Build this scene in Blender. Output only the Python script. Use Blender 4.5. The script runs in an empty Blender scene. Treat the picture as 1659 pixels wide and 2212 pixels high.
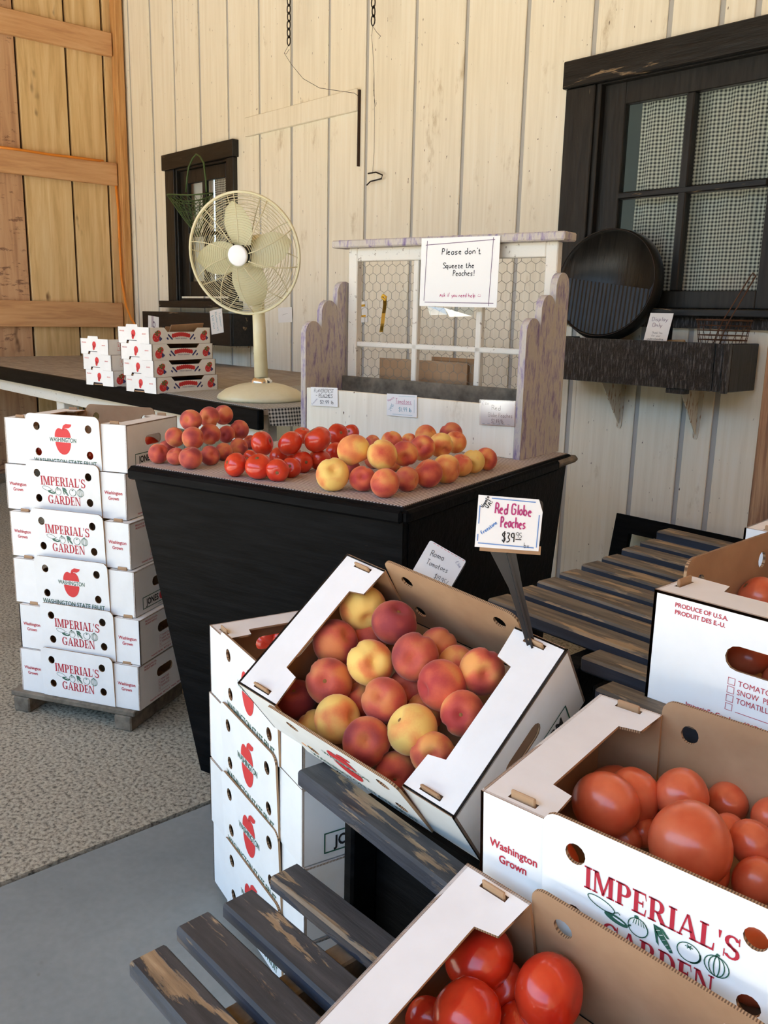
import bpy, math, random
from mathutils import Vector, Matrix, Quaternion
from mathutils.geometry import tessellate_polygon
random.seed(7)
S = bpy.context.scene
COL = S.collection
rad = math.radians

# ------------------------------------------------------------------ camera
F_PX, CX, CY, CAM_Z = 1900.0, 829.5, 1106.0, 1.25
PITCH, ROLL, YAW = 0.221142, 0.022788, -0.836481
def _axes():
    fwd = Vector((0, math.cos(PITCH), -math.sin(PITCH))); right = Vector((1, 0, 0)); up = right.cross(fwd)
    c, s = math.cos(ROLL), math.sin(ROLL)
    r2, u2 = c*right + s*up, -s*right + c*up
    R = Matrix.Rotation(-YAW, 3, 'Z')
    return R @ r2, R @ u2, R @ fwd
C_R, C_U, C_F = _axes()
C_O = Vector((0, 0, CAM_Z))
cam_d = bpy.data.cameras.new('camera'); cam = bpy.data.objects.new('camera', cam_d); COL.objects.link(cam)
cam.matrix_world = Matrix(((C_R.x, C_U.x, -C_F.x, 0), (C_R.y, C_U.y, -C_F.y, 0), (C_R.z, C_U.z, -C_F.z, CAM_Z), (0, 0, 0, 1)))
cam_d.sensor_fit = 'VERTICAL'; cam_d.sensor_height = 36.0; cam_d.lens = F_PX/2212*36.0
cam_d.clip_start = 0.02; cam_d.clip_end = 500
S.camera = cam

# ------------------------------------------------------------------ world, sun, exposure
wd = bpy.data.worlds.new('World'); S.world = wd; wd.use_nodes = True
nt = wd.node_tree; nt.nodes.clear()
o_ = nt.nodes.new('ShaderNodeOutputWorld'); bg = nt.nodes.new('ShaderNodeBackground')
sky = nt.nodes.new('ShaderNodeTexSky'); sky.sky_type = 'HOSEK_WILKIE'; sky.turbidity = 3.0; sky.ground_albedo = 0.4
SUN_AZ, SUN_EL = rad(250), rad(58)          # sun direction (from), measured from +X; behind the open front
sd = Vector((math.cos(SUN_AZ)*math.cos(SUN_EL), math.sin(SUN_AZ)*math.cos(SUN_EL), math.sin(SUN_EL)))
sky.sun_direction = sd
tint = nt.nodes.new('ShaderNodeMixRGB'); tint.blend_type = 'MULTIPLY'; tint.inputs[0].default_value = 1; tint.inputs[2].default_value = (1.0, 1.0, .93, 1); nt.links.new(sky.outputs[0], tint.inputs[1]); nt.links.new(tint.outputs[0], bg.inputs[0]); nt.links.new(bg.outputs[0], o_.inputs[0])
bg.inputs[1].default_value = SKY_STRENGTH = 3.6
sun_d = bpy.data.lights.new('sun', 'SUN'); sun = bpy.data.objects.new('sun', sun_d); COL.objects.link(sun)
sun_d.energy = SUN_ENERGY = 4.2; sun_d.angle = rad(0.6); sun_d.color = (1.0, 0.95, 0.87)
sun.rotation_mode = 'QUATERNION'; sun.rotation_quaternion = sd.to_track_quat('Z', 'Y'); sun.location = sd*30
S.view_settings.view_transform = 'Standard'; S.view_settings.look = 'None'
S.view_settings.gamma = 1.0; S.view_settings.use_curve_mapping = False
S.view_settings.exposure = 2.6
S.cycles.max_bounces = 6; S.cycles.diffuse_bounces = 4; S.cycles.glossy_bounces = 2; S.cycles.transparent_max_bounces = 10; S.cycles.use_adaptive_sampling = True; S.cycles.adaptive_threshold = 0.025
S.cycles.caustics_reflective = False; S.cycles.caustics_refractive = False

# ------------------------------------------------------------------ pixel helpers (a pixel of the 1659x2212 frame onto a known plane)
def ray(x, y): return C_F + C_R*((x-CX)/F_PX) - C_U*((y-CY)/F_PX)
def onz(x, y, z): d = ray(x, y); return C_O + d*((z-CAM_Z)/d.z)
def ony(x, y, Y): d = ray(x, y); return C_O + d*(Y/d.y)
def onx(x, y, X): d = ray(x, y); return C_O + d*(X/d.x)
def onpl(x, y, p, n): d = ray(x, y); return C_O + d*((Vector(p)-C_O).dot(n)/d.dot(n))
def depth(p): return (Vector(p)-C_O).dot(C_F)

# ------------------------------------------------------------------ mesh builder
class MB:
    def __init__(s): s.v, s.f, s.m, s.s = [], [], [], []
    def add(s, vs, fs, mat=0, smooth=False, M=None):
        b = len(s.v)
        for p in vs:
            p = Vector(p)
            s.v.append(M @ p if M is not None else p)
        for f in fs:
            s.f.append(tuple(i+b for i in f)); s.m.append(mat); s.s.append(smooth)
        return s
    def box(s, x0, x1, y0, y1, z0, z1, mat=0, bev=0, M=None):
        if bev <= 0:
            vs = [(x, y, z) for x in (x0, x1) for y in (y0, y1) for z in (z0, z1)]
            return s.add(vs, [(0,1,3,2),(4,6,7,5),(0,4,5,1),(2,3,7,6),(0,2,6,4),(1,5,7,3)], mat, False, M)
        b = min(bev, (x1-x0)/2.01, (y1-y0)/2.01, (z1-z0)/2.01)
        X, Y, Z = (x0, x1), (y0, y1), (z0, z1); vs = []; idx = {}
        for i in (0, 1):
            for j in (0, 1):
                for k in (0, 1):
                    c = [X[i], Y[j], Z[k]]; d = [b if i == 0 else -b, b if j == 0 else -b, b if k == 0 else -b]
                    for a in range(3):
                        p = [c[n] + (0 if n == a else d[n]) for n in range(3)]
                        idx[i, j, k, a] = len(vs); vs.append(p)
        fs = []
        for a in range(3):
            o1, o2 = (a+1) % 3, (a+2) % 3
            for side in (0, 1):
                q = []
                for (p1, p2) in ((0, 0), (1, 0), (1, 1), (0, 1)):
                    c = [0, 0, 0]; c[a] = side; c[o1] = p1; c[o2] = p2; q.append(idx[c[0], c[1], c[2], a])
                fs.append(tuple(q) if side else tuple(reversed(q)))
        for a in range(3):
            o1, o2 = (a+1) % 3, (a+2) % 3
            for p1 in (0, 1):
                for p2 in (0, 1):
                    c0 = [0, 0, 0]; c0[o1] = p1; c0[o2] = p2; c1 = list(c0); c0[a] = 0; c1[a] = 1
                    q = [idx[(*c0, o1)], idx[(*c1, o1)], idx[(*c1, o2)], idx[(*c0, o2)]]
                    fs.append(tuple(q) if p1 == p2 else tuple(reversed(q)))
        for i in (0, 1):
            for j in (0, 1):
                for k in (0, 1):
                    t = [idx[i, j, k, a] for a in range(3)]
                    fs.append(tuple(t) if (i+j+k) % 2 else tuple(reversed(t)))
        return s.add(vs, fs, mat, False, M)
    def beam(s, a, b, w, d, mat=0, up=(0, 0, 1), bev=0):
        """rectangular bar from a to b, w across, d along up"""
        a, b = Vector(a), Vector(b); ax = (b-a).normalized(); u = Vector(up); u = (u-ax*u.dot(ax)).normalized(); r = ax.cross(u)
        M = Matrix(((ax.x, r.x, u.x, a.x), (ax.y, r.y, u.y, a.y), (ax.z, r.z, u.z, a.z), (0, 0, 0, 1)))
        return s.box(0, (b-a).length, -w/2, w/2, -d/2, d/2, mat, bev, M)
    def plate(s, loops, th, M, mats=(0, 0, 0)):
        """2D outline (first loop, holes after) extruded th along local -z; front at z=0; M maps (u,v,w)"""
        L3 = [[Vector((p[0], p[1], 0)) for p in l] for l in loops]
        flat = [p for l in L3 for p in l]
        tris = tessellate_polygon(L3)
        n = len(flat)
        def ccw(t):
            a, b, c = (flat[i] for i in t); return (b-a).cross(c-a).z > 0
        tr = [tuple(t) if ccw(t) else tuple(reversed(t)) for t in tris]
        s.add([(p.x, p.y, 0) for p in flat], tr, mats[0], False, M)
        if th > 0:
            s.add([(p.x, p.y, -th) for p in flat], [tuple(reversed(t)) for t in tr], mats[1], False, M)
            for l in loops:
                k = len(l); vs = [(p[0], p[1], 0) for p in l] + [(p[0], p[1], -th) for p in l]
                s.add(vs, [(i, (i+1) % k, (i+1) % k+k, i+k) for i in range(k)], mats[2], False, M)
        return s
    def tube(s, pts, r, n=6, closed=False, mat=0, smooth=True, M=None, cap=True):
        pts = [Vector(p) for p in pts]; k = len(pts); rr = r if isinstance(r, (list, tuple)) else [r]*k
        vs = []; prev = None
        for i in range(k):
            if closed: t = pts[(i+1) % k]-pts[i-1]
            else: t = pts[min(i+1, k-1)]-pts[max(i-1, 0)]
            if t.length < 1e-9: t = Vector((0, 0, 1))
            t.normalize()
            if prev is None:
                a = Vector((0, 0, 1)) if abs(t.z) < .9 else Vector((1, 0, 0)); u = (a-t*a.dot(t)).normalized()
            else:
                u = prev-t*prev.dot(t); u = u.normalized() if u.length > 1e-6 else t.orthogonal().normalized()
            prev = u; w = t.cross(u)
            for j in range(n):
                a = 2*math.pi*j/n; vs.append(pts[i]+(u*math.cos(a)+w*math.sin(a))*rr[i])
        fs = []
        for i in range(k if closed else k-1):
            for j in range(n):
                a, b = i*n+j, i*n+(j+1) % n; c, d = ((i+1) % k)*n+(j+1) % n, ((i+1) % k)*n+j
                fs.append((a, b, c, d))
        if cap and not closed: fs += [tuple(reversed(range(n))), tuple(range((k-1)*n, k*n))]
        return s.add(vs, fs, mat, smooth, M)
    def lathe(s, prof, n=24, mat=0, smooth=True, M=None):
        vs = []; k = len(prof)
        for r, z in prof:
            for j in range(n):
                a = 2*math.pi*j/n; vs.append((max(r, 1e-5)*math.cos(a), max(r, 1e-5)*math.sin(a), z))
        fs = [(i*n+j, i*n+(j+1) % n, (i+1)*n+(j+1) % n, (i+1)*n+j) for i in range(k-1) for j in range(n)]
        return s.add(vs, fs, mat, smooth, M)
    def mesh(s, name, mats):
        me = bpy.data.meshes.new(name); me.from_pydata([tuple(p) for p in s.v], [], s.f); me.validate() if False else None
        for m in mats: me.materials.append(m)
        me.polygons.foreach_set('material_index', s.m); me.polygons.foreach_set('use_smooth', s.s); me.update()
        return me
def obj(name, me, parent=None, M=None):
    o = bpy.data.objects.new(name, me); COL.objects.link(o)
    if parent is not None: o.parent = parent
    if M is not None: o.matrix_basis = M
    return o
def part(name, mb, mats, parent, M=None):
    return obj(name, mb.mesh(name, mats if isinstance(mats, (list, tuple)) else [mats]), parent, M)
def tag(o, label, cat, group=None):
    o['label'] = label; o['category'] = cat
    if group: o['group'] = group
    return o
def thing(name, label, cat, M=None, group=None):
    o = bpy.data.objects.new(name, None); COL.objects.link(o); o.empty_display_size = .05
    if M is not None: o.matrix_basis = M
    return tag(o, label, cat, group)
def struct(name, mb=None, mats=None):
    o = bpy.data.objects.new(name, None) if mb is None else bpy.data.objects.new(name, mb.mesh(name, mats if isinstance(mats, (list, tuple)) else [mats]))
    COL.objects.link(o); o['kind'] = 'structure'; return o
def T(x, y, z): return Matrix.Translation((x, y, z))
def RZ(d): return Matrix.Rotation(rad(d), 4, 'Z')
def RX(d): return Matrix.Rotation(rad(d), 4, 'X')
def RY(d): return Matrix.Rotation(rad(d), 4, 'Y')
def frame(o, u, v):
    """matrix with x=u, y=v, z=u x v at o"""
    u, v = Vector(u).normalized(), Vector(v).normalized(); w = u.cross(v).normalized(); v = w.cross(u); o = Vector(o)
    return Matrix(((u.x, v.x, w.x, o.x), (u.y, v.y, w.y, o.y), (u.z, v.z, w.z, o.z), (0, 0, 0, 1)))

# ------------------------------------------------------------------ materials
def mat(name, col, rough=.6, metal=0.0, **kw):
    m = bpy.data.materials.new(name); m.use_nodes = True; b = m.node_tree.nodes['Principled BSDF']
    b.inputs['Base Color'].default_value = (*col, 1); b.inputs['Roughness'].default_value = rough; b.inputs['Metallic'].default_value = metal
    for k, v in kw.items(): b.inputs[k.replace('_', ' ')].default_value = v
    return m
def lin(r, g, b): return tuple(((c/255)/12.92 if c/255 <= .04045 else ((c/255+.055)/1.055)**2.4) for c in (r, g, b))
class NT:
    def __init__(s, m): s.t = m.node_tree; s.b = s.t.nodes['Principled BSDF']; s.m = m
    def n(s, typ, **kw):
        nd = s.t.nodes.new('ShaderNode'+typ)
        for k, v in kw.items(): setattr(nd, k, v)
        return nd
    def l(s, a, b): s.t.links.new(a, b)
    def coord(s, which='Object'): return s.n('TexCoord').outputs[which]
    def map(s, src, scale=(1, 1, 1), loc=(0, 0, 0), rot=(0, 0, 0)):
        m = s.n('Mapping'); m.inputs['Scale'].default_value = scale; m.inputs['Location'].default_value = loc; m.inputs['Rotation'].default_value = rot
        s.l(src, m.inputs['Vector']); return m.outputs[0]
    def jit(s, src, amt=10.0):
        """shift the coordinates by the object's own random number so copies differ"""
        oi = s.n('ObjectInfo'); a = s.n('VectorMath', operation='ADD'); c = s.n('CombineXYZ'); m = s.n('Math', operation='MULTIPLY'); m.inputs[1].default_value = amt
        s.l(oi.outputs['Random'], m.inputs[0])
        for i in range(3): s.l(m.outputs[0], c.inputs[i])
        s.l(src, a.inputs[0]); s.l(c.outputs[0], a.inputs[1]); return a.outputs[0]
    def noise(s, vec, scale=5, detail=4, rough=.55, dist=0):
        n = s.n('TexNoise'); n.inputs['Scale'].default_value = scale; n.inputs['Detail'].default_value = detail; n.inputs['Roughness'].default_value = rough; n.inputs['Distortion'].default_value = dist
        s.l(vec, n.inputs['Vector']); return n.outputs['Fac']
    def ramp(s, fac, stops, interp='LINEAR'):
        r = s.n('ValToRGB'); r.color_ramp.interpolation = interp; e = r.color_ramp.elements
        while len(e) < len(stops): e.new(.5)
        for i, (p, c) in enumerate(stops):
            e[i].position = p; e[i].color = (*c, 1) if len(c) == 3 else c
        s.l(fac, r.inputs[0]); return r.outputs[0]
    def val(s, fac, a, b):   # smooth threshold 0..1
        r = s.n('MapRange'); r.interpolation_type = 'SMOOTHSTEP'; r.inputs[1].default_value = a; r.inputs[2].default_value = b; s.l(fac, r.inputs[0]); return r.outputs[0]
    def mix(s, fac, a, b, mode='MIX'):
        m = s.n('MixRGB', blend_type=mode)
        for i, x in ((0, fac), (1, a), (2, b)):
            if isinstance(x, (int, float)): m.inputs[i].default_value = x
            elif isinstance(x, tuple): m.inputs[i].default_value = (*x, 1)
            else: s.l(x, m.inputs[i])
        return m.outputs[0]
    def math(s, op, a, b=0.0):
        m = s.n('Math', operation=op)
        for i, x in ((0, a), (1, b)):
            if isinstance(x, (int, float)): m.inputs[i].default_value = x
            else: s.l(x, m.inputs[i])
        return m.outputs[0]
    def color(s, c): s.l(c, s.b.inputs['Base Color']); return s
    def rough(s, c): s.l(c, s.b.inputs['Roughness']); return s
    def bump(s, h, strength=.3, dist=.01):
        b = s.n('Bump'); b.inputs['Strength'].default_value = strength; b.inputs['Distance'].default_value = dist; s.l(h, b.inputs['Height']); s.l(b.outputs[0], s.b.inputs['Normal']); return s

def mk_whitewall():
    m = mat('white_painted_board', lin(236, 224, 197), .55); t = NT(m); c = t.jit(t.coord())
    g = t.noise(t.map(c, (14, 14, .6)), 3, 5, .6); d = t.noise(t.map(c, (3, 3, 1.2)), 2.5, 6, .65)
    col = t.ramp(g, [(.3, lin(237, 229, 208)), (.55, lin(247, 240, 221)), (.8, lin(250, 246, 232))])
    col = t.mix(t.val(d, .60, .78), col, lin(196, 180, 148)); sp = t.noise(t.map(c, (30, 30, 9)), 3, 2, .5)
    col = t.mix(t.val(sp, .735, .76), col, lin(92, 70, 50)); t.color(col); t.bump(g, .12, .01); return m
def mk_barn():
    m = mat('cedar_plank', lin(190, 140, 85), .7); t = NT(m); oi = t.n('ObjectInfo'); c = t.jit(t.coord())
    g = t.noise(t.map(c, (9, 9, .7)), 2.2, 6, .6, .6); k = t.noise(t.map(c, (2.2, 2.2, 1.1)), 2.4, 3, .5)
    a = t.ramp(g, [(.25, lin(196, 160, 108)), (.5, lin(226, 194, 140)), (.75, lin(240, 216, 172))])
    b = t.ramp(g, [(.25, lin(168, 124, 92)), (.5, lin(204, 162, 124)), (.8, lin(218, 184, 146))])
    col = t.mix(t.math('GREATER_THAN', oi.outputs['Random'], .55), a, b)
    kn = t.val(k, .66, .74); col = t.mix(kn, col, lin(104, 70, 44))
    bl = t.noise(t.map(c, (5, 5, 16)), 1.6, 4, .7); col = t.mix(t.math('MULTIPLY', t.math('MULTIPLY', t.val(bl, .57, .66), .7), t.math('GREATER_THAN', oi.outputs['Random'], .55)), col, lin(96, 58, 46)); t.color(col); t.bump(g, .2, .01); return m
def mk_fir():
    m = mat('fir_rail', lin(200, 140, 80), .6); t = NT(m); c = t.jit(t.coord())
    g = t.noise(t.map(c, (9, 1.2, 14)), 2, 5, .6, .5); t.color(t.ramp(g, [(.3, lin(190, 140, 96)), (.5, lin(212, 164, 116)), (.75, lin(224, 182, 136))])); t.bump(g, .15, .01); return m
def mk_post():
    m = mat('fir_post', lin(205, 150, 90), .6); t = NT(m); c = t.jit(t.coord())
    g = t.noise(t.map(c, (20, 20, 1.5)), 2, 5, .6, .5); t.color(t.ramp(g, [(.3, lin(176, 122, 68)), (.5, lin(206, 152, 92)), (.75, lin(222, 174, 116))])); t.bump(g, .15, .01); return m
def mk_weather_post():
    m = mat('weathered_post', lin(130, 90, 60), .75); t = NT(m); c = t.coord()
    g = t.noise(t.map(c, (28, 28, 1.6)), 2, 6, .65, .5); t.color(t.ramp(g, [(.28, lin(70, 44, 30)), (.5, lin(140, 96, 64)), (.72, lin(186, 140, 98))])); t.bump(g, .4, .01); return m
def mk_blackpaint(name, wear, rough=.42, axis=0, base=(26, 24, 22)):
    """old black paint; wear = share of bare weathered wood along axis"""
    m = mat(name, lin(*base), rough); t = NT(m); c = t.jit(t.coord())
    sc = [22, 22, 22]; sc[axis] = 2.5
    g = t.noise(t.map(c, tuple(sc)), 2.5, 6, .6); sc2 = [9, 9, 9]; sc2[axis] = 1.6
    w = t.noise(t.map(c, tuple(sc2)), 2.2, 7, .62, .3)
    black = t.ramp(g, [(.3, lin(*[max(0, q*.5) for q in base])), (.7, lin(*[q+10 for q in base]))]); t.b.inputs['Specular IOR Level'].default_value = .32
    wood = t.ramp(g, [(.3, lin(92, 76, 60)), (.55, lin(150, 128, 100)), (.8, lin(196, 176, 144))])
    msk = t.val(w, 1-wear-.03, 1-wear+.03); t.color(t.mix(msk, black, wood))
    t.rough(t.math('ADD', t.math('MULTIPLY', msk, .4), rough)); t.bump(t.math('SUBTRACT', g, t.math('MULTIPLY', msk, .5)), .35, .006); return m
def mk_slat():
    m = mat('worn_black_slat', lin(44, 42, 42), .6); t = NT(m); c = t.jit(t.coord())
    g = t.noise(t.map(c, (2.5, 26, 26)), 2.5, 6, .6); w = t.noise(t.map(c, (2.2, 13, 9)), 2.0, 7, .62, .3)
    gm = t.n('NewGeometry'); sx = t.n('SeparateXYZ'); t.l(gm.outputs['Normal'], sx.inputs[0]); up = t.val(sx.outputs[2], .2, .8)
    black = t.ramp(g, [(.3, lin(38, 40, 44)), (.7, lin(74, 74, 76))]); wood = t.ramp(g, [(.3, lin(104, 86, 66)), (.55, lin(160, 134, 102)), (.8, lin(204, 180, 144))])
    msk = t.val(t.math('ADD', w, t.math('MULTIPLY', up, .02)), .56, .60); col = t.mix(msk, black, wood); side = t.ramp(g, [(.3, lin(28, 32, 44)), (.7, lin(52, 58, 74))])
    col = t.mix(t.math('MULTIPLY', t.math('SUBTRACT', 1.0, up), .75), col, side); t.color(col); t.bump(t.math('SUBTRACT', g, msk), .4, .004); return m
def mk_backslat():
    m = mat('weathered_slat', lin(70, 62, 54), .7); t = NT(m); c = t.jit(t.coord())
    g = t.noise(t.map(c, (2.5, 30, 30)), 2.5, 6, .6); w = t.noise(t.map(c, (2.0, 12, 10)), 2.2, 7, .62, .3)
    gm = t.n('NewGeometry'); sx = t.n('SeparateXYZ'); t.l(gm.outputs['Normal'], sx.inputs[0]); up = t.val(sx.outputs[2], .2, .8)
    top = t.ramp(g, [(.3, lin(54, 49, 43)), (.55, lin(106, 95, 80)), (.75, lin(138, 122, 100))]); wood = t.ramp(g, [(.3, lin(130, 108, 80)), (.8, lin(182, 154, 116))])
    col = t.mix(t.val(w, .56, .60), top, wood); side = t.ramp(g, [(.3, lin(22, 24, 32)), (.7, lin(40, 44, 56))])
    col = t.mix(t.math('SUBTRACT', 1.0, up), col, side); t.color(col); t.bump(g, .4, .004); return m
def mk_card():
    m = mat('white_cardboard', lin(240, 238, 235), .62); t = NT(m); c = t.jit(t.coord()); d = t.noise(c, 6, 5, .6)
    t.color(t.ramp(d, [(.3, lin(233, 230, 226)), (.6, lin(243, 241, 238)), (.85, lin(236, 230, 220))])); return m
def mk_kraft():
    m = mat('kraft_cardboard', lin(172, 134, 98), .8); t = NT(m); c = t.jit(t.coord()); d = t.noise(c, 9, 5, .6)
    t.color(t.ramp(d, [(.3, lin(160, 122, 88)), (.7, lin(182, 146, 110))])); return m
def mk_edge():
    m = mat('corrugated_edge', lin(150, 116, 84), .9); t = NT(m); c = t.coord(); w = t.n('TexWave'); w.inputs['Scale'].default_value = 110; w.wave_profile = 'SIN'
    t.l(t.map(c, (1, 1, 1)), w.inputs['Vector']); t.color(t.ramp(w.outputs['Fac'], [(.2, lin(104, 76, 52)), (.8, lin(176, 140, 104))])); return m
def mk_gingham(name, per, dark, light, ax=(0, 1), mid=.5):
    m = mat(name, light, .85); t = NT(m); sx = t.n('SeparateXYZ'); t.l(t.coord(), sx.inputs[0]); st = []
    for a in ax:
        f = t.math('FRACT', t.math('DIVIDE', sx.outputs[a], per)); st.append(t.math('GREATER_THAN', f, .5))
    s2 = t.math('MULTIPLY', t.math('ADD', st[0], st[1]), .5)
    md = tuple(mid*a+(1-mid)*b for a, b in zip(dark, light)); t.color(t.ramp(s2, [(0, light), (.4, md), (.9, dark)], 'CONSTANT')); return m
def mk_concrete(name, agg):
    m = mat(name, (.4, .38, .34), .85); t = NT(m); c = t.coord()
    if agg:
        a = t.noise(c, 95, 3, .6); b = t.noise(c, 3.2, 5, .6); v = t.n('TexVoronoi'); v.inputs['Scale'].default_value = 110; t.l(c, v.inputs['Vector'])
        col = t.ramp(a, [(.34, lin(84, 78, 66)), (.47, lin(146, 139, 122)), (.62, lin(178, 170, 150)), (.75, lin(128, 114, 94))])
        col = t.mix(t.val(v.outputs['Distance'], .03, .22), lin(110, 96, 80), col); col = t.mix(t.math('MULTIPLY', t.val(b, .55, .75), .45), col, lin(118, 108, 92))
        t.color(col); t.bump(a, .5, .004)
    else:
        b = t.noise(c, 2.2, 6, .6); s_ = t.noise(c, 7, 4, .6); f = t.noise(c, 60, 3, .5)
        col = t.ramp(b, [(.3, lin(116, 121, 119)), (.7, lin(138, 141, 137))]); col = t.mix(t.val(s_, .68, .74), col, lin(100, 98, 92)); col = t.mix(t.val(s_, .755, .775), col, lin(58, 56, 84))
        t.color(t.mix(.12, col, f, 'OVERLAY')); t.bump(f, .1, .003)
    return m
def mk_peach(name, ground, blush, deep, cover):
    m = mat(name, ground, .72); t = NT(m); c = t.jit(t.coord(), 7.0); oi = t.n('ObjectInfo')
    b = t.noise(c, .85, 1.5, .45); f = t.noise(c, 11, 4, .65); h = t.math('ADD', t.math('MULTIPLY', b, 1.0), t.math('MULTIPLY', t.math('SUBTRACT', oi.outputs['Random'], .5), .16))
    h = t.math('ADD', h, t.math('MULTIPLY', t.math('SUBTRACT', f, .5), .09))
    col = t.ramp(h, [(cover-.12, ground), (cover+.03, blush), (cover+.22, deep)]); t.color(col)
    t.b.inputs['Sheen Weight'].default_value = .35; t.b.inputs['Sheen Roughness'].default_value = .4; t.b.inputs['Sheen Tint'].default_value = (*lin(250, 220, 200), 1); t.b.inputs['Specular IOR Level'].default_value = .325
    return m
def mk_tomato(name, c0, c1, rough=.22):
    m = mat(name, c0, rough); t = NT(m); c = t.jit(t.coord(), 5.0); b = t.noise(c, 1.2, 3, .5); t.color(t.ramp(b, [(.3, c1), (.65, c0)])); t.b.inputs['Coat Weight'].default_value = .25; t.b.inputs['Coat Roughness'].default_value = .12; return m
def mk_glass(name='window_glass'):
    m = bpy.data.materials.new(name); m.use_nodes = True; t = m.node_tree; t.nodes.clear()
    o = t.nodes.new('ShaderNodeOutputMaterial'); mx = t.nodes.new('ShaderNodeMixShader'); tr = t.nodes.new('ShaderNodeBsdfTransparent'); gl = t.nodes.new('ShaderNodeBsdfGlossy'); fr = t.nodes.new('ShaderNodeFresnel')
    gl.inputs['Roughness'].default_value = .02; gm = t.nodes.new('ShaderNodeNewGeometry'); mr = t.nodes.new('ShaderNodeMapRange'); mr.inputs[3].default_value = 1.45; mr.inputs[4].default_value = 1/1.45; t.links.new(gm.outputs['Backfacing'], mr.inputs[0]); t.links.new(mr.outputs[0], fr.inputs[0]); tr.inputs[0].default_value = (.93, .95, .94, 1)
    t.links.new(fr.outputs[0], mx.inputs[0]); t.links.new(tr.outputs[0], mx.inputs[1]); t.links.new(gl.outputs[0], mx.inputs[2]); t.links.new(mx.outputs[0], o.inputs[0]); return m
def mk_film():
    m = bpy.data.materials.new('clear_plastic'); m.use_nodes = True; t = m.node_tree; t.nodes.clear()
    o = t.nodes.new('ShaderNodeOutputMaterial'); mx = t.nodes.new('ShaderNodeMixShader'); tr = t.nodes.new('ShaderNodeBsdfTransparent'); gl = t.nodes.new('ShaderNodeBsdfGlossy')
    gl.inputs['Roughness'].default_value = .15; mx.inputs[0].default_value = .3
    t.links.new(tr.outputs[0], mx.inputs[1]); t.links.new(gl.outputs[0], mx.inputs[2]); t.links.new(mx.outputs[0], o.inputs[0]); return m
def mk_lilac():
    m = mat('chipped_lilac_paint', lin(200, 188, 176), .8); t = NT(m); c = t.jit(t.coord()); g = t.noise(t.map(c, (20, 20, 5)), 3, 7, .68); g2 = t.noise(t.map(c, (60, 60, 14)), 2, 4, .6)
    col = t.ramp(g, [(.32, lin(126, 108, 146)), (.43, lin(168, 156, 168)), (.52, lin(198, 189, 178)), (.7, lin(186, 177, 164))]); col = t.mix(t.val(g2, .68, .74), col, lin(140, 122, 104)); t.color(col); t.bump(g, .4, .004); return m
def mk_chipwhite():
    m = mat('chipped_white_paint', lin(222, 216, 204), .75); t = NT(m); c = t.jit(t.coord()); g = t.noise(t.map(c, (20, 20, 20)), 3, 6, .65); h = t.noise(t.map(c, (40, 40, 4)), 3, 5, .65)
    col = t.mix(t.val(g, .62, .68), lin(226, 220, 208), lin(150, 136, 120)); col = t.mix(t.val(h, .66, .72), col, lin(176, 164, 150)); t.color(col); t.bump(g, .3, .004); return m

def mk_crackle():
    m = mat('cracked_black_paint_glints', lin(34, 34, 36), .3); t = NT(m); c = t.jit(t.coord()); g = t.noise(t.map(c, (60, 60, 9)), 2.5, 6, .6); k = t.noise(t.map(c, (90, 90, 60)), 2, 5, .6)
    t.color(t.ramp(g, [(.42, lin(8, 8, 9)), (.52, lin(34, 34, 36)), (.64, lin(104, 104, 106))])); t.bump(t.math('ADD', g, t.math('MULTIPLY', k, .5)), .9, .012); t.b.inputs['Specular IOR Level'].default_value = .7; return m  # pale ramp stop puts glints into the colour of the cracked paint
M_wall = mk_whitewall(); M_barn = mk_barn(); M_fir = mk_fir(); M_post = mk_post(); M_wpost = mk_weather_post()
M_gap = mat('gap_shade_grey', lin(186, 184, 180), .8); M_barngap = mat('barn_gap', lin(58, 38, 26), .9)  # sheathing grey carries the shade of the board sides at the gaps
M_black = mk_blackpaint('black_paint', .34, .38, 0); M_blackv = mk_blackpaint('black_paint_trim', .30, .42, 2, (34, 31, 27))
M_rough = mk_crackle(); M_tabblack = mk_blackpaint('table_black_paint', .26, .5, 0, (9, 9, 10)); M_tabblack.node_tree.nodes['Principled BSDF'].inputs['Specular IOR Level'].default_value = .05
M_slat = mk_slat(); M_bslat = mk_backslat(); M_card = mk_card(); M_kraft = mk_kraft(); M_edge = mk_edge()
M_curtain = mk_gingham('gingham_curtain_cloth', .0148, lin(66, 62, 64), lin(236, 232, 220), (0, 2))
M_ging = mk_gingham('gingham_cloth', .014, lin(34, 32, 32), lin(214, 210, 200), (0, 1)); M_gmat = mk_gingham('brown_gingham_cloth', .0088, lin(92, 70, 62), lin(230, 218, 208), (0, 1))
M_agg = mk_concrete('aggregate_concrete', True); M_slab = mk_concrete('grey_concrete', False)
M_peachR = mk_peach('peach_dusky', lin(216, 130, 80), lin(200, 92, 72), lin(150, 58, 60), .44)
M_peachY = mk_peach('peach_golden', lin(246, 204, 112), lin(236, 150, 86), lin(200, 76, 56), .57)
M_peachO = mk_peach('peach_orange', lin(238, 164, 92), lin(222, 108, 74), lin(178, 62, 58), .48)
M_tom = mk_tomato('tomato_red', lin(214, 66, 36), lin(198, 46, 28)); M_tomO = mk_tomato('tomato_orange_red', lin(226, 116, 78), lin(212, 92, 58), .3)
M_stem = mat('dry_stem', lin(130, 100, 62), .9); M_pit = mat('peach_stem_hollow', lin(140, 96, 48), .9)
M_red = mat('ink_red', lin(184, 36, 56), .6); M_redl = mat('ink_apple_red', lin(214, 52, 54), .6); M_green = mat('ink_green', lin(40, 92, 72), .6); M_inkk = mat('ink_black', lin(28, 28, 30), .6)
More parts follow.
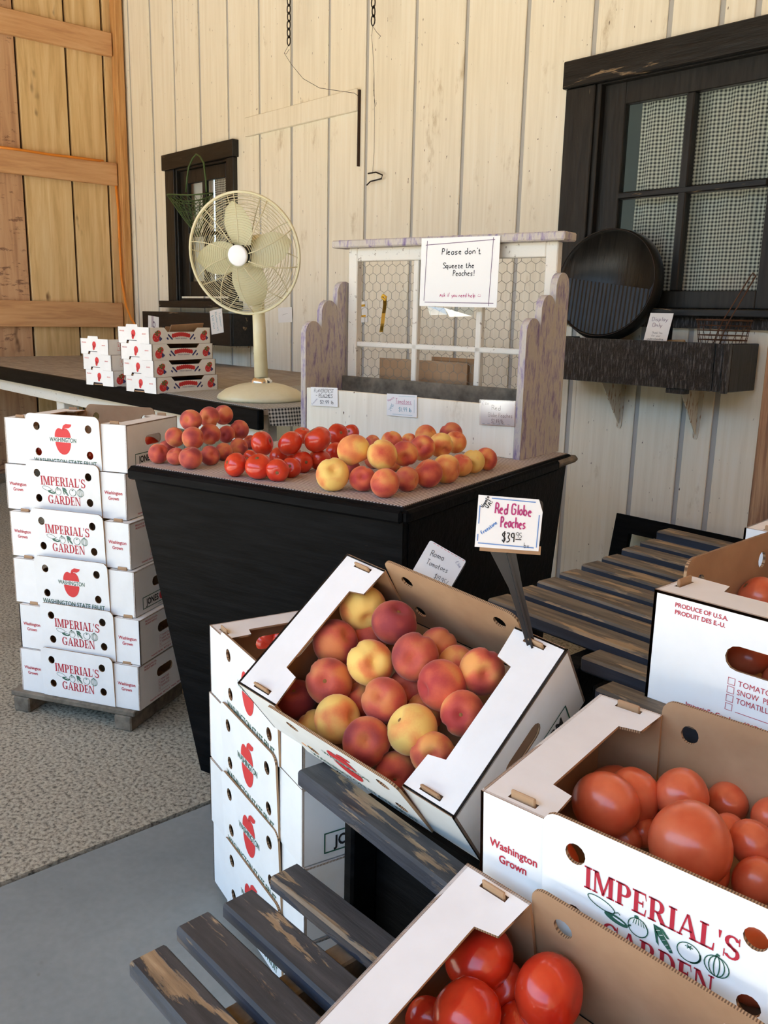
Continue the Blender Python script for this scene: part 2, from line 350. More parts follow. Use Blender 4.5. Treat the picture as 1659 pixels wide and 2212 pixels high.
M_pink = mat('ink_magenta', lin(186, 60, 120), .6); M_blue = mat('ink_blue', lin(96, 140, 200), .6); M_teal = mat('ink_teal', lin(50, 150, 170), .6); M_purple = mat('ink_purple', lin(110, 80, 110), .6); M_blueberry = mat('ink_navy', lin(60, 62, 120), .6); M_leaf = mat('ink_leaf_green', lin(52, 130, 62), .6)
M_paper = mat('paper', lin(244, 243, 240), .7); M_film = mk_film(); M_glass = mk_glass(); M_dark = mat('dark_interior', lin(40, 38, 36), .9)
M_iron = mat('dark_iron', lin(52, 46, 42), .5, .8); M_rust = mat('rusty_wire', lin(96, 66, 48), .7, .5); M_galv = mat('galvanised_wire', lin(150, 142, 128), .5, .6); M_greenwire = mat('green_wire', lin(70, 92, 48), .6)
M_pan = mk_blackpaint('pan_enamel', .2, .32, 1, (34, 32, 28)); M_fan = mat('cream_enamel', lin(226, 216, 176), .35); M_fanblade = mat('cream_blade', lin(214, 208, 170), .4); M_badge = mat('white_badge', lin(250, 250, 250), .3); M_chrome = mat('chrome', (.8, .8, .78), .15, 1.0)
M_orange = mat('orange_cord', lin(232, 140, 40), .5); M_wcord = mat('white_cord', lin(206, 200, 186), .5); M_plastic = mat('black_plastic', lin(34, 34, 36), .32); M_ribbon = mat('yellow_ribbon', lin(224, 172, 44), .6)
M_lilac = mk_lilac(); M_chip = mk_chipwhite(); M_greywood = mat('grey_wood', lin(110, 100, 88), .85); M_palewood = mat('pale_wood', lin(176, 146, 104), .8)
M_tabletop = mat('table_board', lin(150, 138, 124), .8); M_bracket = mat('rusty_white_bracket', lin(206, 190, 160), .6)
M_roof = mat('roof_board', lin(196, 160, 112), .8); M_ground = mat('sunlit_gravel', lin(192, 187, 174), .9); M_blueinset = mat('dark_berries', lin(44, 46, 74), .5)
t_ = NT(M_tabletop); t_.color(t_.ramp(t_.noise(t_.map(t_.coord(), (2, 14, 14)), 3, 5, .6), [(.3, lin(124, 112, 100)), (.7, lin(172, 160, 144))]))
t_ = NT(M_bracket); t_.color(t_.ramp(t_.noise(t_.map(t_.coord(), (30, 30, 6)), 3, 5, .6), [(.36, lin(164, 118, 66)), (.46, lin(222, 214, 194))]))
t_ = NT(M_greywood); t_.color(t_.ramp(t_.noise(t_.map(t_.coord(), (8, 8, 8)), 3, 5, .6), [(.3, lin(84, 76, 64)), (.7, lin(134, 122, 106))]))
t_ = NT(M_fan); t_.color(t_.ramp(t_.noise(t_.coord(), 8, 5, .6), [(.3, lin(216, 204, 160)), (.7, lin(232, 224, 190))]))
# ------------------------------------------------------------------ lettering
_fc = {}
def font_geo(s, shear=0, bold=0.0):
    k = (s, shear, bold)
    if k not in _fc:
        cu = bpy.data.curves.new('lettering', 'FONT'); cu.body = s; cu.size = 1; cu.shear = shear; cu.offset = bold; cu.resolution_u = 3; cu.align_x = 'CENTER'
        o = bpy.data.objects.new('lettering', cu); COL.objects.link(o)
        bpy.context.view_layer.update()
        me = o.evaluated_get(bpy.context.evaluated_depsgraph_get()).to_mesh()
        vs = [(v.co.x, v.co.y) for v in me.vertices]; fs = [tuple(p.vertices) for p in me.polygons]
        bpy.data.objects.remove(o); bpy.data.curves.remove(cu)
        xs = [v[0] for v in vs] or [0]; _fc[k] = (vs, fs, min(xs), max(xs))
    return _fc[k]
EPS = .0006
def text(mb, s, u, v, M, mat=0, h=None, w=None, shear=0, bold=0.0, rot=0):
    """block lettering centred on (u, v) of the plane M; h cap height or w total width (both: stretched)"""
    vs, fs, x0, x1 = font_geo(s, shear, bold); cap = .69
    sy = (h/cap) if h else w/(x1-x0); sx = (w/(x1-x0)) if w else sy
    c, sn = math.cos(rad(rot)), math.sin(rad(rot)); xm = (x0+x1)/2
    P = []
    for x, y in vs:
        a, b = (x-xm)*sx, (y-cap/2)*sy; P.append((u+a*c-b*sn, v+a*sn+b*c, EPS))
    mb.add(P, fs, mat, False, M)
def flat(mb, poly, M, mat=0, z=EPS):
    L = [Vector((p[0], p[1], 0)) for p in poly]; tr = tessellate_polygon([L])
    out = []
    for t in tr:
        a, b, c = (L[i] for i in t); out.append(tuple(t) if (b-a).cross(c-a).z > 0 else tuple(reversed(t)))
    mb.add([(p.x, p.y, z) for p in L], out, mat, False, M)
def stroke(mb, pts, w, M, mat=0, closed=False, z=EPS):
    """flat pen line"""
    P = [Vector((p[0], p[1])) for p in pts]; k = len(P)
    if k < 2: return
    vs = []
    for i in range(k):
        a = P[i-1] if (i > 0 or closed) else P[i]; b = P[(i+1) % k] if (i < k-1 or closed) else P[i]
        t = b-a
        t = t.normalized() if t.length > 1e-9 else Vector((1, 0)); n = Vector((-t.y, t.x))*w/2
        vs += [(P[i].x-n.x, P[i].y-n.y, z), (P[i].x+n.x, P[i].y+n.y, z)]
    fs = [(2*i, 2*((i+1) % k), 2*((i+1) % k)+1, 2*i+1) for i in range(k if closed else k-1)]
    mb.add(vs, fs, mat, False, M)
def ell(cx, cy, rx, ry, n=20, a0=0, a1=360, rot=0):
    o = []; c, s = math.cos(rad(rot)), math.sin(rad(rot)); full = abs(a1-a0) >= 360
    for i in range(n if full else n+1):
        a = rad(a0+(a1-a0)*i/n); x, y = rx*math.cos(a), ry*math.sin(a); o.append((cx+x*c-y*s, cy+x*s+y*c))
    return o
GL = {'a':"35150403122233 3532",'b':"0802 0415253433221203",'c':"351504031232",'d':"3832 3425150403122233",'e':"0434251504031232",'f':"38281712 0525",'g':"35150403133334 35311000",
'h':"0802 0415253432",'i':"1512 1716",'j':"2521100 2726",'k':"0802 3503 1432",'l':"1812",'m':"0502 04152422 24354442",'n':"0502 0415253432",'o':"150403122233342515",'p':"0500 0415253433221203",
'q':"3530 3425150403122233",'r':"0502 04152535",'s':"351504332202",'t':"1713122232 0525",'u':"0503122233 3532",'v':"052245",'w':"0512243245",'x':"0532 3502",'y':"0522 4510",'z':"05350232",
'A':"022842 1434",'B':"0802 082837362505 2534332202",'C':"4738180703123243",'D':"0802 082847433202",'E':"38080232 0525",'F':"380802 0525",'G':"47381807031232434525",'I':"1812",'H':"0802 4842 0545",'U':"0803123243 4842",'K':"0802 4804 1542",'L':"080232",'M':"0208254842",'N':"02084248",
'O':"180703123243473818",'P':"0802 082837362505",'R':"0802 082837362505 2542",'S':"473818070635433202",'T':"0848 2822",'V':"082248",'W':"0812253248",'Y':"082548 2522",
'0':"180703122233372818",'1':"071812",'2':"07182837360232",'3':"08381534332202",'4':"2822 280444",'5':"3808052534331202",'7':"083812",'9':"35150607183832",'$':"37180706253433221203 2921",'.':"1222",',':"1201","'":"1817",'!':"1814 1312",'/':"0138",'-':"0535",':':"1514 1312",')':"18262412"}
WD = {'i':2.2,'l':2.2,'I':2.2,'.':2.4,',':2.2,"'":2.0,'!':2.2,' ':2.8,'m':5.2,'w':5.2,'W':5.2,'M':5.4,'T':5,'O':5.2,'G':5.2,'C':5,'D':5,'A':4.8,'N':5,'1':2.4,'Y':5,'V':5}
def hand(mb, s, u, v, w, M, mat=0, pen=None, rot=0, h=None, seed=0):
    """handwriting centred on (u, v), w wide"""
    rn = random.Random(hash(s) % 1000 + seed) if False else random.Random(sum(map(ord, s))+seed)
    adv = [WD.get(c, 4.3) for c in s]; tot = sum(adv)-1.0; k = w/tot; ky = (h/6.0) if h else k*1.15; pen = pen or k*.62
    c, sn = math.cos(rad(rot)), math.sin(rad(rot)); x = -tot/2
    for ch, a in zip(s, adv):
        g = GL.get(ch)
        if g:
            dy = rn.uniform(-.25, .25); sl = rn.uniform(-.02, .10)
            for st in g.split():
                pts = [(int(st[i]), int(st[i+1])) for i in range(0, len(st)-1, 2)]
                # rounded: one corner-cutting pass
                if len(pts) > 2:
                    q = [pts[0]]
                    for i in range(len(pts)-1):
                        (x0, y0), (x1, y1) = pts[i], pts[i+1]; q += [(x0*.75+x1*.25, y0*.75+y1*.25), (x0*.25+x1*.75, y0*.25+y1*.75)]
                    pts = q+[pts[-1]]
                P = []
                for gx, gy in pts:
                    px, py = (x+gx*.92+sl*(gy-2)+rn.uniform(-.06, .06))*k, (gy-5+dy+rn.uniform(-.06, .06))*ky
                    P.append((u+px*c-py*sn, v+px*sn+py*c))
                stroke(mb, P, pen, M, mat)
        x += a
# bold serif capitals
def serif_glyph(ch):
    r = lambda x0, x1, y0, y1: [(x0, y0), (x1, y0), (x1, y1), (x0, y1)]
    def sf(x0, x1, y): return r(x0, x1, y, y+.07)
    st = lambda x: [r(x, x+.2, 0, 1), sf(x-.09, x+.29, 0), sf(x-.09, x+.29, .93)]
    th = lambda x: [r(x, x+.08, 0, 1), sf(x-.09, x+.17, 0), sf(x-.09, x+.17, .93)]
    def arc(cx, cy, rx, ry, a0, a1, tw, n=9):
        o = ell(cx, cy, rx, ry, n, a0, a1); i = ell(cx, cy, rx-tw, ry-.08, n, a0, a1); return [[o[j], o[j+1], i[j+1], i[j]] for j in range(n)]
    if ch == 'I': return st(.1), .42
    if ch == 'L': return st(.1)+[r(.3, .66, 0, .08), [(.58, .08), (.66, .08), (.68, .34), (.63, .34)]], .72
    if ch == 'E': return st(.1)+[r(.3, .66, 0, .08), r(.3, .64, .92, 1), r(.3, .52, .46, .54), [(.6, .08), (.66, .08), (.69, .32), (.65, .32)], [(.6, .92), (.65, .70), (.68, .70), (.64, .92)], r(.49, .54, .36, .64)], .76
    if ch == 'P': return st(.1)+[r(.3, .45, .92, 1), r(.3, .45, .42, .5)]+arc(.43, .71, .31, .29, -90, 90, .2), .80
    if ch == 'R': return st(.1)+[r(.3, .45, .92, 1), r(.3, .45, .42, .5)]+arc(.43, .71, .31, .29, -90, 90, .2)+[[(.36, .46), (.56, .46), (.86, 0), (.62, 0)], sf(.6, .92, 0)], .92
    if ch == 'D': return st(.1)+[r(.3, .42, .92, 1), r(.3, .42, 0, .08)]+arc(.4, .5, .45, .5, -90, 90, .21, 14), .92
    if ch == 'M': return th(.1)+[[(.08, 1), (.30, 1), (.62, .1), (.50, 0)], [(.50, 0), (.60, 0), (.90, 1), (.80, 1)], r(.82, 1.02, 0, 1), sf(.73, 1.11, 0), sf(.8, 1.11, .93)], 1.16
    if ch == 'N': return th(.1)+[[(.08, 1), (.30, 1), (.84, 0), (.70, 0)], r(.76, .84, 0, 1), sf(.67, .93, .93)], .96
    if ch == 'A': return [[(.40, 1), (.52, 1), (.88, 0), (.64, 0)], [(.40, 1), (.47, .96), (.16, 0), (.08, 0)], r(.22, .66, .28, .36), sf(.0, .26, 0), sf(.56, .96, 0)], .96
    if ch == 'G': return arc(.5, .5, .45, .5, 40, 315, .2, 18)+[r(.66, .86, .04, .42), sf(.54, .95, .38), [(.80, .70), (.86, .70), (.86, 1), (.82, 1)]], 1.0
    if ch == 'S': return arc(.4, .73, .32, .27, 20, 265, .17, 10)+arc(.4, .27, .34, .27, 90, -155, .17, 10)+[[(.66, .68), (.71, .68), (.70, 1), (.66, 1)], [(.06, 0), (.10, 0), (.12, .33), (.07, .33)], [(.18, .58), (.3, .64), (.62, .42), (.5, .36)]], .78
    if ch == "'": return [[(.08, 1), (.22, 1), (.17, .68), (.12, .68)]], .28
    return [], .4
def serif(mb, s, u, v, w, h, M, mat=0):
    adv = [serif_glyph(c)[1] for c in s]; tot = sum(adv); k = w/tot; x = -tot/2
    for c, a in zip(s, adv):
        for poly in serif_glyph(c)[0]: flat(mb, [(u+(x+px)*k, v+(py-.5)*h) for px, py in poly], M, mat)
        x += a
def slab_words(mb, s, u, v, w, M, mat=0): text(mb, s, u, v, M, mat, h=w*.135, w=w, bold=.018)
# ------------------------------------------------------------------ the place: floor, walls, roof
YW = 3.35            # white wall face
XC = -6.83           # cedar wall face
XL = -1.83           # joint between the two floor slabs
fl = struct('floor')
mb = MB(); mb.box(-9, XL-.006, -2.6, 5.2, -.12, 0, 0); part('aggregate_slab', mb, M_agg, fl)
mb = MB(); mb.box(XL+.006, 5, -2.6, 5.2, -.12, -.003, 0); part('smooth_slab', mb, M_slab, fl)
mb = MB(); mb.box(XL-.01, XL+.01, -2.6, 5.2, -.1, -.012, 0); part('slab_joint', mb, M_barngap, fl)
g = MB(); g.box(-60, 60, -70, -2.6, -.2, -.02); struct('ground', g, M_ground)
mb = MB(); mb.box(-9, 5, -2.2, 5.2, 3.9, 4.0); rf = struct('ceiling', mb, M_roof)
g = MB(); g.add([(-90, -42, 0), (90, -42, 0), (90, -46, 13), (40, -46, 15), (0, -46, 13.5), (-40, -46, 16), (-90, -46, 13), (90, -60, 11), (-90, -60, 11)], [(0, 1, 2, 3, 4, 5, 6), (6, 5, 4, 3, 2, 7, 8)]); struct('sky_blocking_ridge', g, mat('sky_block_green', lin(70, 80, 60), .95))  # unseen ridge, added to block low sky and darken the pane reflections
for y in (-2.1, -1.0, .1, 1.2, 2.3): b = MB(); b.box(-9, 5, y-.03, y+.03, 3.72, 3.9); part('rafter', b, M_fir, rf)

# white board wall; the gaps between boards are read off the photograph at the wall's own plane
def wx(x, y): return ony(x, y, YW).x
def wz(x, y): return ony(x, y, YW).z
gaps = [wx(*p) for p in ((275, 0), (322, 0), (372, 0), (428, 0), (490, 0), (559, 0), (630, 0), (713, 0), (796, 0), (902, 0), (1012, 0), (1144, 0), (1289, 0), (1451, 0), (1563, 0), (1640, 0))]
gaps = [XC-.02] + gaps + [gaps[-1]+.33*i for i in range(1, 15)]
# window openings (x0, x1, z0, z1)
W1 = (wx(1295, 185)-.01, -1.45, 1.27, 2.235)
W2 = (wx(383, 400), wx(500, 380), wz(383, 640)-.0, wz(400, 368))
wall = struct('wall_back')
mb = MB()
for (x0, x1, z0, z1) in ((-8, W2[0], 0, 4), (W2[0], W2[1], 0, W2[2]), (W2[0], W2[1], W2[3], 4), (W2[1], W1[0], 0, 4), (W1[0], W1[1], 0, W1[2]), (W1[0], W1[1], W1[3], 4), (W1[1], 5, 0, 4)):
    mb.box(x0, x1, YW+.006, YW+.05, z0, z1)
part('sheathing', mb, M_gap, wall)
for i in range(len(gaps)-1):
    a, b = gaps[i]+.012, gaps[i+1]-.012
    dy = random.uniform(-.004, .001)
    segs = [(a, b, 0, 4)]
    for (wx0, wx1, wz0, wz1) in (W1, W2):
        out = []
        for (p, q, z0, z1) in segs:
            if q <= wx0 or p >= wx1: out.append((p, q, z0, z1)); continue
            if p < wx0: out.append((p, wx0, z0, z1))
            if q > wx1: out.append((wx1, q, z0, z1))
            m0, m1 = max(p, wx0), min(q, wx1); out += [(m0, m1, z0, wz0), (m0, m1, wz1, z1)]
        segs = out
    for (p, q, z0, z1) in segs:
        if q-p < .004: continue
        bb = MB(); bb.box(0, q-p, 0, .0058-dy, 0, z1-z0, 0, .002); part('board', bb, M_wall, wall, T(p, YW+dy, z0))
mb = MB(); mb.box(3.2, 3.3, -2.6, 5.2, 0, 3.9); struct('shade_wall_right', mb, M_fir)  # unseen wall, added to cut the light coming from the right
# cedar wall on the left
cw = struct('wall_left')
mb = MB(); mb.box(XC-.06, XC-.03, -2.6, 3.5, 0, 4); part('backing', mb, M_barngap, cw)
def cy_(x, y): return onx(x, y, XC).y
pl = [cy_(32, 77), cy_(142, 100), cy_(222, 100)]
ed = [pl[0]-.52*i for i in range(9, 0, -1)]+pl+[3.34]
for i in range(len(ed)-1):
    bb = MB(); th = random.choice((0, .004)); bb.box(0, .03, .009, ed[i+1]-ed[i]-.009, 0, 4, 0, .003); part('plank', bb, M_barn, cw, T(XC-.03-th, ed[i], 0))
for (ya, yb) in (((0, 15), (0, 70)), ((0, 319), (0, 372)), ((0, 648), (0, 690))):
    z1, z0 = onx(*ya, XC+.03).z, onx(*yb, XC+.03).z
    if ya[1] == 648: z0 = z1-.19
    bb = MB(); bb.box(0, .045, 0, 6.0, 0, z1-z0, 0, .004); part('rail', bb, M_fir, cw, T(XC, -2.74, z0))
bb = MB(); bb.box(0, .09, 0, .06, 0, 4, 0, .004); part('corner_post', bb, M_post, cw, T(XC, 3.27, 0))
# small board and trim nailed across the white wall
z1, z0 = wz(660, 224), wz(660, 268)
bb = MB(); bb.box(wx(537, 275), wx(779, 217), YW-.03, YW-.004, z0, z1, 0, .003); tag(part('patch_board', bb, M_wall, None), 'white horizontal board nailed over the wall boards between fan and hanging chain', 'board')
bb = MB(); bb.box(wx(779, 250)-.003, wx(779, 250)+.005, YW-.02, YW-.004, wz(777, 360), wz(779, 195)); tag(part('trim_strip', bb, M_barngap, None), 'thin dark strip on the white wall at the end of the nailed board', 'trim')

# ---- window_1 (large, right)
def rect_frame(mb, x0, x1, z0, z1, l, r, t, b, y0, y1, bev=.003):
    mb.box(x0, x0+l, y0, y1, z0, z1, 0, bev); mb.box(x1-r, x1, y0, y1, z0, z1, 0, bev); mb.box(x0+l, x1-r, y0, y1, z1-t, z1, 0, bev); mb.box(x0+l, x1-r, y0, y1, z0, z0+b, 0, bev)
w1 = struct('window_1')
xc0, xc1 = wx(1237, 138), -1.28
zt = wz(1237, 138)
mb = MB(); mb.box(xc0-.01, xc1+.02, YW-.05, YW, 2.215, zt, 0, .004); part('head_casing', mb, M_black, w1)
for x0 in (xc0, xc1-.14): mb = MB(); mb.box(x0, x0+.15, YW-.035, YW, 1.24, 2.215, 0, .004); part('side_casing', mb, M_blackv, w1)
mb = MB(); mb.box(xc0-.03, xc1+.05, YW-.08, YW+.05, 1.268, 1.298, 0, .004); part('window_sill', mb, M_black, w1)
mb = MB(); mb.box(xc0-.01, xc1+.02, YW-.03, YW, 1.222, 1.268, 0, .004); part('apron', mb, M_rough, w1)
mb = MB(); rect_frame(mb, W1[0]-.005, W1[1]+.005, 1.265, 2.23, .04, .04, .02, .01, YW-.02, YW+.08); part('jamb', mb, M_blackv, w1)
sx0, sx1 = W1[0]+.03, W1[1]-.03
gx0, gx1, mx = wx(1347, 228)+.0, -1.635, wx(1491, 198)
sash = MB(); rect_frame(sash, sx0, sx1, 1.30, 2.215, gx0-sx0, sx1-gx1, 2.215-2.125, .07, YW+.012, YW+.05); s_o = part('sash', sash, M_blackv, w1)
zm = wz(1480, 409)
mb = MB(); mb.box(mx-.018, mx+.018, YW+.005, YW+.05, 1.37, 2.125, 0, .005); part('muntin', mb, M_blackv, s_o)
mb = MB(); mb.box(gx0, gx1, YW+.004, YW+.05, zm-.014, zm+.014, 0, .005); part('muntin', mb, M_black, s_o)
for (a, b) in ((gx0, mx-.018), (mx+.018, gx1)):
    for (c, d) in ((1.37, zm-.014), (zm+.014, 2.125)):
        mb = MB(); mb.box(a, b, YW+.028, YW+.031, c, d); part('pane', mb, M_glass, s_o)
# room behind the windows
rm = struct('wall_inner'); mb = MB()
for (x0, x1, y0, y1, z0, z1) in ((-8, 3, 5.15, 5.2, 0, 4),): mb.box(x0, x1, y0, y1, z0, z1)
part('plaster', mb, M_gap, rm)
def curtain(name, label, x0, x1, z0, z1, y, amp, mat_, n=70):
    vs = []; fs = []
    rows = 8
    for j in range(rows+1):
        for i in range(n+1):
            u = i/n; x = x0+(x1-x0)*u; z = z1+(z0-z1)*j/rows
            vs.append((x, y+amp*math.sin(u*(x1-x0)*70+.3*math.sin(j*.7))+amp*.5*math.sin(u*37+j*.4), z))
    for j in range(rows):
        for i in range(n): a = j*(n+1)+i; fs.append((a, a+1, a+n+2, a+n+1))
    m2 = MB(); m2.add(vs, fs, 0, True); m2.add([(p[0], p[1]+.0015, p[2]) for p in vs], [tuple(reversed(f)) for f in fs], 0, True)
    return tag(part(name, m2, mat_, None), label, 'curtain')
curtain('gingham_curtain', 'black and white gingham curtain hanging inside the large black window', gx0+.035, gx1+.06, 1.30, 2.20, YW+.085, .006, M_curtain)
# ---- window_2 (small, behind the fan)
w2 = struct('window_2')
a0, a1 = wx(361, 340), wx(516, 300)
zt2, zh2 = wz(361, 338), wz(363, 371)
zs1, zs0 = wz(358, 650), wz(357, 664)
mb = MB(); mb.box(a0, a1, YW-.05, YW, zh2, zt2, 0, .003); part('head_casing', mb, M_black, w2)
for x0, x1 in ((a0+.02, W2[0]+.01), (W2[1]-.01, a1-.02)): mb = MB(); mb.box(x0, x1, YW-.035, YW+.02, zs1, zh2, 0, .003); part('side_casing', mb, M_blackv, w2)
mb = MB(); mb.box(a0-.03, a1+.03, YW-.09, YW+.02, zs0, zs1, 0, .003); part('window_sill', mb, M_black, w2)
mb = MB(); rect_frame(mb, W2[0]-.003, W2[1]+.003, zs1, zh2, .03, .02, .015, .02, YW-.02, YW+.06); part('jamb', mb, M_blackv, w2)
q0, q1 = W2[0]+.03, W2[1]-.02
mm = q0+(q1-q0)*.48
mb = MB(); rect_frame(mb, q0, q1, zs1+.02, zh2-.015, .10, .07, .09, .12, YW+.01, YW+.04); s2 = part('sash', mb, M_blackv, w2)
mb = MB(); mb.box(mm-.018, mm+.018, YW+.006, YW+.04, zs1+.14, zh2-.1, 0, .003); part('muntin', mb, M_blackv, s2)
zmm = wz(410, 508)
mb = MB(); mb.box(q0+.1, q1-.07, YW+.005, YW+.04, zmm-.012, zmm+.012, 0, .003); part('muntin', mb, M_blackv, s2)
for (a, b) in ((q0+.1, mm-.018), (mm+.018, q1-.07)):
    for (c, d) in ((zs1+.14, zmm-.012), (zmm+.012, zh2-.105)):
        mb = MB(); mb.box(a, b, YW+.025, YW+.028, c, d); part('pane', mb, M_glass, s2)
curtain('gingham_curtain', 'narrow gingham curtain inside the small black window behind the fan', mm+.03, q1+.02, zs1+.05, zh2-.02, YW+.075, .006, M_curtain, 30)
mb = MB(); mb.box(W2[0], mm+.02, YW+.07, YW+.075, zs1, zh2); tag(part('window_blind', mb, M_paper, None), 'pale grey blind behind the left half of the small black window', 'blind')
# post at the right
pp = onpl(1637, 915, (0, 2.3, 0), Vector((0, 1, 0)))
mb = MB(); mb.box(0, .075, 0, .1, 0, 3.9, 0, .006); mb.box(.078, .16, .004, .1, 0, 3.9, 0, .006)
tag(part('wooden_post', mb, M_wpost, None, T(pp.x, 2.3, 0)), 'weathered brown wooden post standing in front of the long black window box', 'post')
# ------------------------------------------------------------------ produce cartons
CW, CD, CH, CE, CT = .43, .28, .14, .02, .004
def rrect(x0, x1, y0, y1, r0, r1, n=4):
    """rounded top corners r1, bottom corners r0"""
    o = []
    for cx, cy, r, a in ((x1-r0, y0+r0, r0, -90), (x1-r1, y1-r1, r1, 0), (x0+r1, y1-r1, r1, 90), (x0+r0, y0+r0, r0, 180)):
        if r <= 0: o.append((cx, cy)); continue
        o += [(cx+r*math.cos(rad(a+90*i/n)), cy+r*math.sin(rad(a+90*i/n))) for i in range(n+1)]
    return o
def stadium(cx, cy, w, h, n=6):
    r = h/2; return [(cx+w/2-r+r*math.cos(rad(-90+180*i/n)), cy+r*math.sin(rad(-90+180*i/n))) for i in range(n+1)] + [(cx-w/2+r+r*math.cos(rad(90+180*i/n)), cy+r*math.sin(rad(90+180*i/n))) for i in range(n+1)]
WKE = [M_card, M_kraft, M_edge]
FRONT = frame((0, -CD/2, 0), (1, 0, 0), (0, 0, 1))      # u along x, v up, normal -y
BACK = frame((0, CD/2, 0), (-1, 0, 0), (0, 0, 1))
END_R = frame((CW/2, 0, 0), (0, 1, 0), (0, 0, 1))       # normal +x
END_L = frame((-CW/2, 0, 0), (0, -1, 0), (0, 0, 1))
PANEL_F = frame((0, -CD/2-.0035, 0), (1, 0, 0), (0, -.036, 1)); PANEL_B = frame((0, CD/2+.0035, 0), (-1, 0, 0), (0, .036, 1))
MESH = {}
def M_(key, fn, mats):
    if key not in MESH:
        b = MB(); fn(b); MESH[key] = b.mesh(key, mats)
    return MESH[key]
cw_ = CW*.205
def f_bottom(b): b.plate([rrect(-CW/2+CT, CW/2-CT, -CD/2+CT, CD/2-CT, 0, 0)], CT, T(0, 0, CT), (1, 0, 2))
def f_end(Mx):
    def f(b): b.plate([rrect(-CD/2, CD/2, 0, CH, 0, 0), stadium(0, .60*CH, .088, .03)], CT, Mx, (0, 1, 2))
    return f
def f_corner(Mx, sgn):
    x0, x1 = (-CW/2, -CW/2+cw_) if sgn < 0 else (CW/2-cw_, CW/2)
    def f(b): b.plate([rrect(x0, x1, 0, CH, 0, 0)], CT, Mx, (0, 1, 2))
    return f
def f_panel(Mx):
    def f(b):
        x = CW*.302; hs = [ell(sx*CW*.212, z*CH, .0115, .0125, 14) for sx in (-1, 1) for z in (.31, .87)]
        b.plate([rrect(-x, x, 0, CH+CE, 0, .018)]+hs, CT, Mx, (0, 1, 2))
    return f
def f_flange(sgn):
    w, wn, yy = .088, .057, CD*.19
    def f(b):
        d = CD/2-.001
        P = [(0, -d), (w, -d), (w-.004, -d+yy), (wn, -d+yy+.006), (wn, d-yy-.006), (w-.004, d-yy), (w, d), (0, d)]
        Mx = T(-CW/2, 0, CH) if sgn < 0 else T(CW/2, 0, CH) @ RZ(180)
        sl = [[(.03, s*(d-.012)-.004), (.065, s*(d-.012)-.004), (.065, s*(d-.012)+.004), (.03, s*(d-.012)+.004)] for s in (-1, 1)]
        b.plate([P]+sl, .0035, Mx, (0, 1, 2))
    return f
def f_tab(b): b.box(-.0155, .0155, -.002, .002, -.02, .009, 0, .0015)
# ---- prints
def apple_print(b, Mx):
    def ap(t):   # apple outline, heart-shaped top
        a = rad(t); x, y = math.sin(a), math.cos(a)
        r = 1+.07*math.cos(2*a); x *= r*(1-.10*(1-y)); y = y*1.02-(.17*math.exp(-(x/.28)**2) if y > 0 else 0)
        return (x*.034, .082+y*.041)
    o = [ap(t) for t in range(0, 360, 8)]
    hi = [(x, max(y, .093)) for x, y in o if y > .090]; lo = [(x, min(y, .076)) for x, y in o if y < .078]
    up = sorted([p for p in o if p[1] >= .0925], key=lambda p: math.atan2(p[0], p[1]-.09)); flat(b, [(up[0][0], .0925)]+up+[(up[-1][0], .0925)], Mx, 1)
    dn = sorted([p for p in o if p[1] <= .0775], key=lambda p: -math.atan2(p[0], -(p[1]-.078))); flat(b, [(dn[0][0], .0775)]+dn+[(dn[-1][0], .0775)], Mx, 1)
    flat(b, [(.000, .118), (.004, .128), (.014, .134), (.034, .133), (.031, .126), (.022, .121), (.010, .121), (.003, .114)], Mx, 1)
    text(b, 'WASHINGTON', 0, .085, Mx, 0, h=.0125, w=.094, shear=.1, bold=.01)
    text(b, 'WASHINGTON STATE FRUIT', .002, .018, Mx, 0, h=.0145, w=.222, shear=.1, bold=.008)
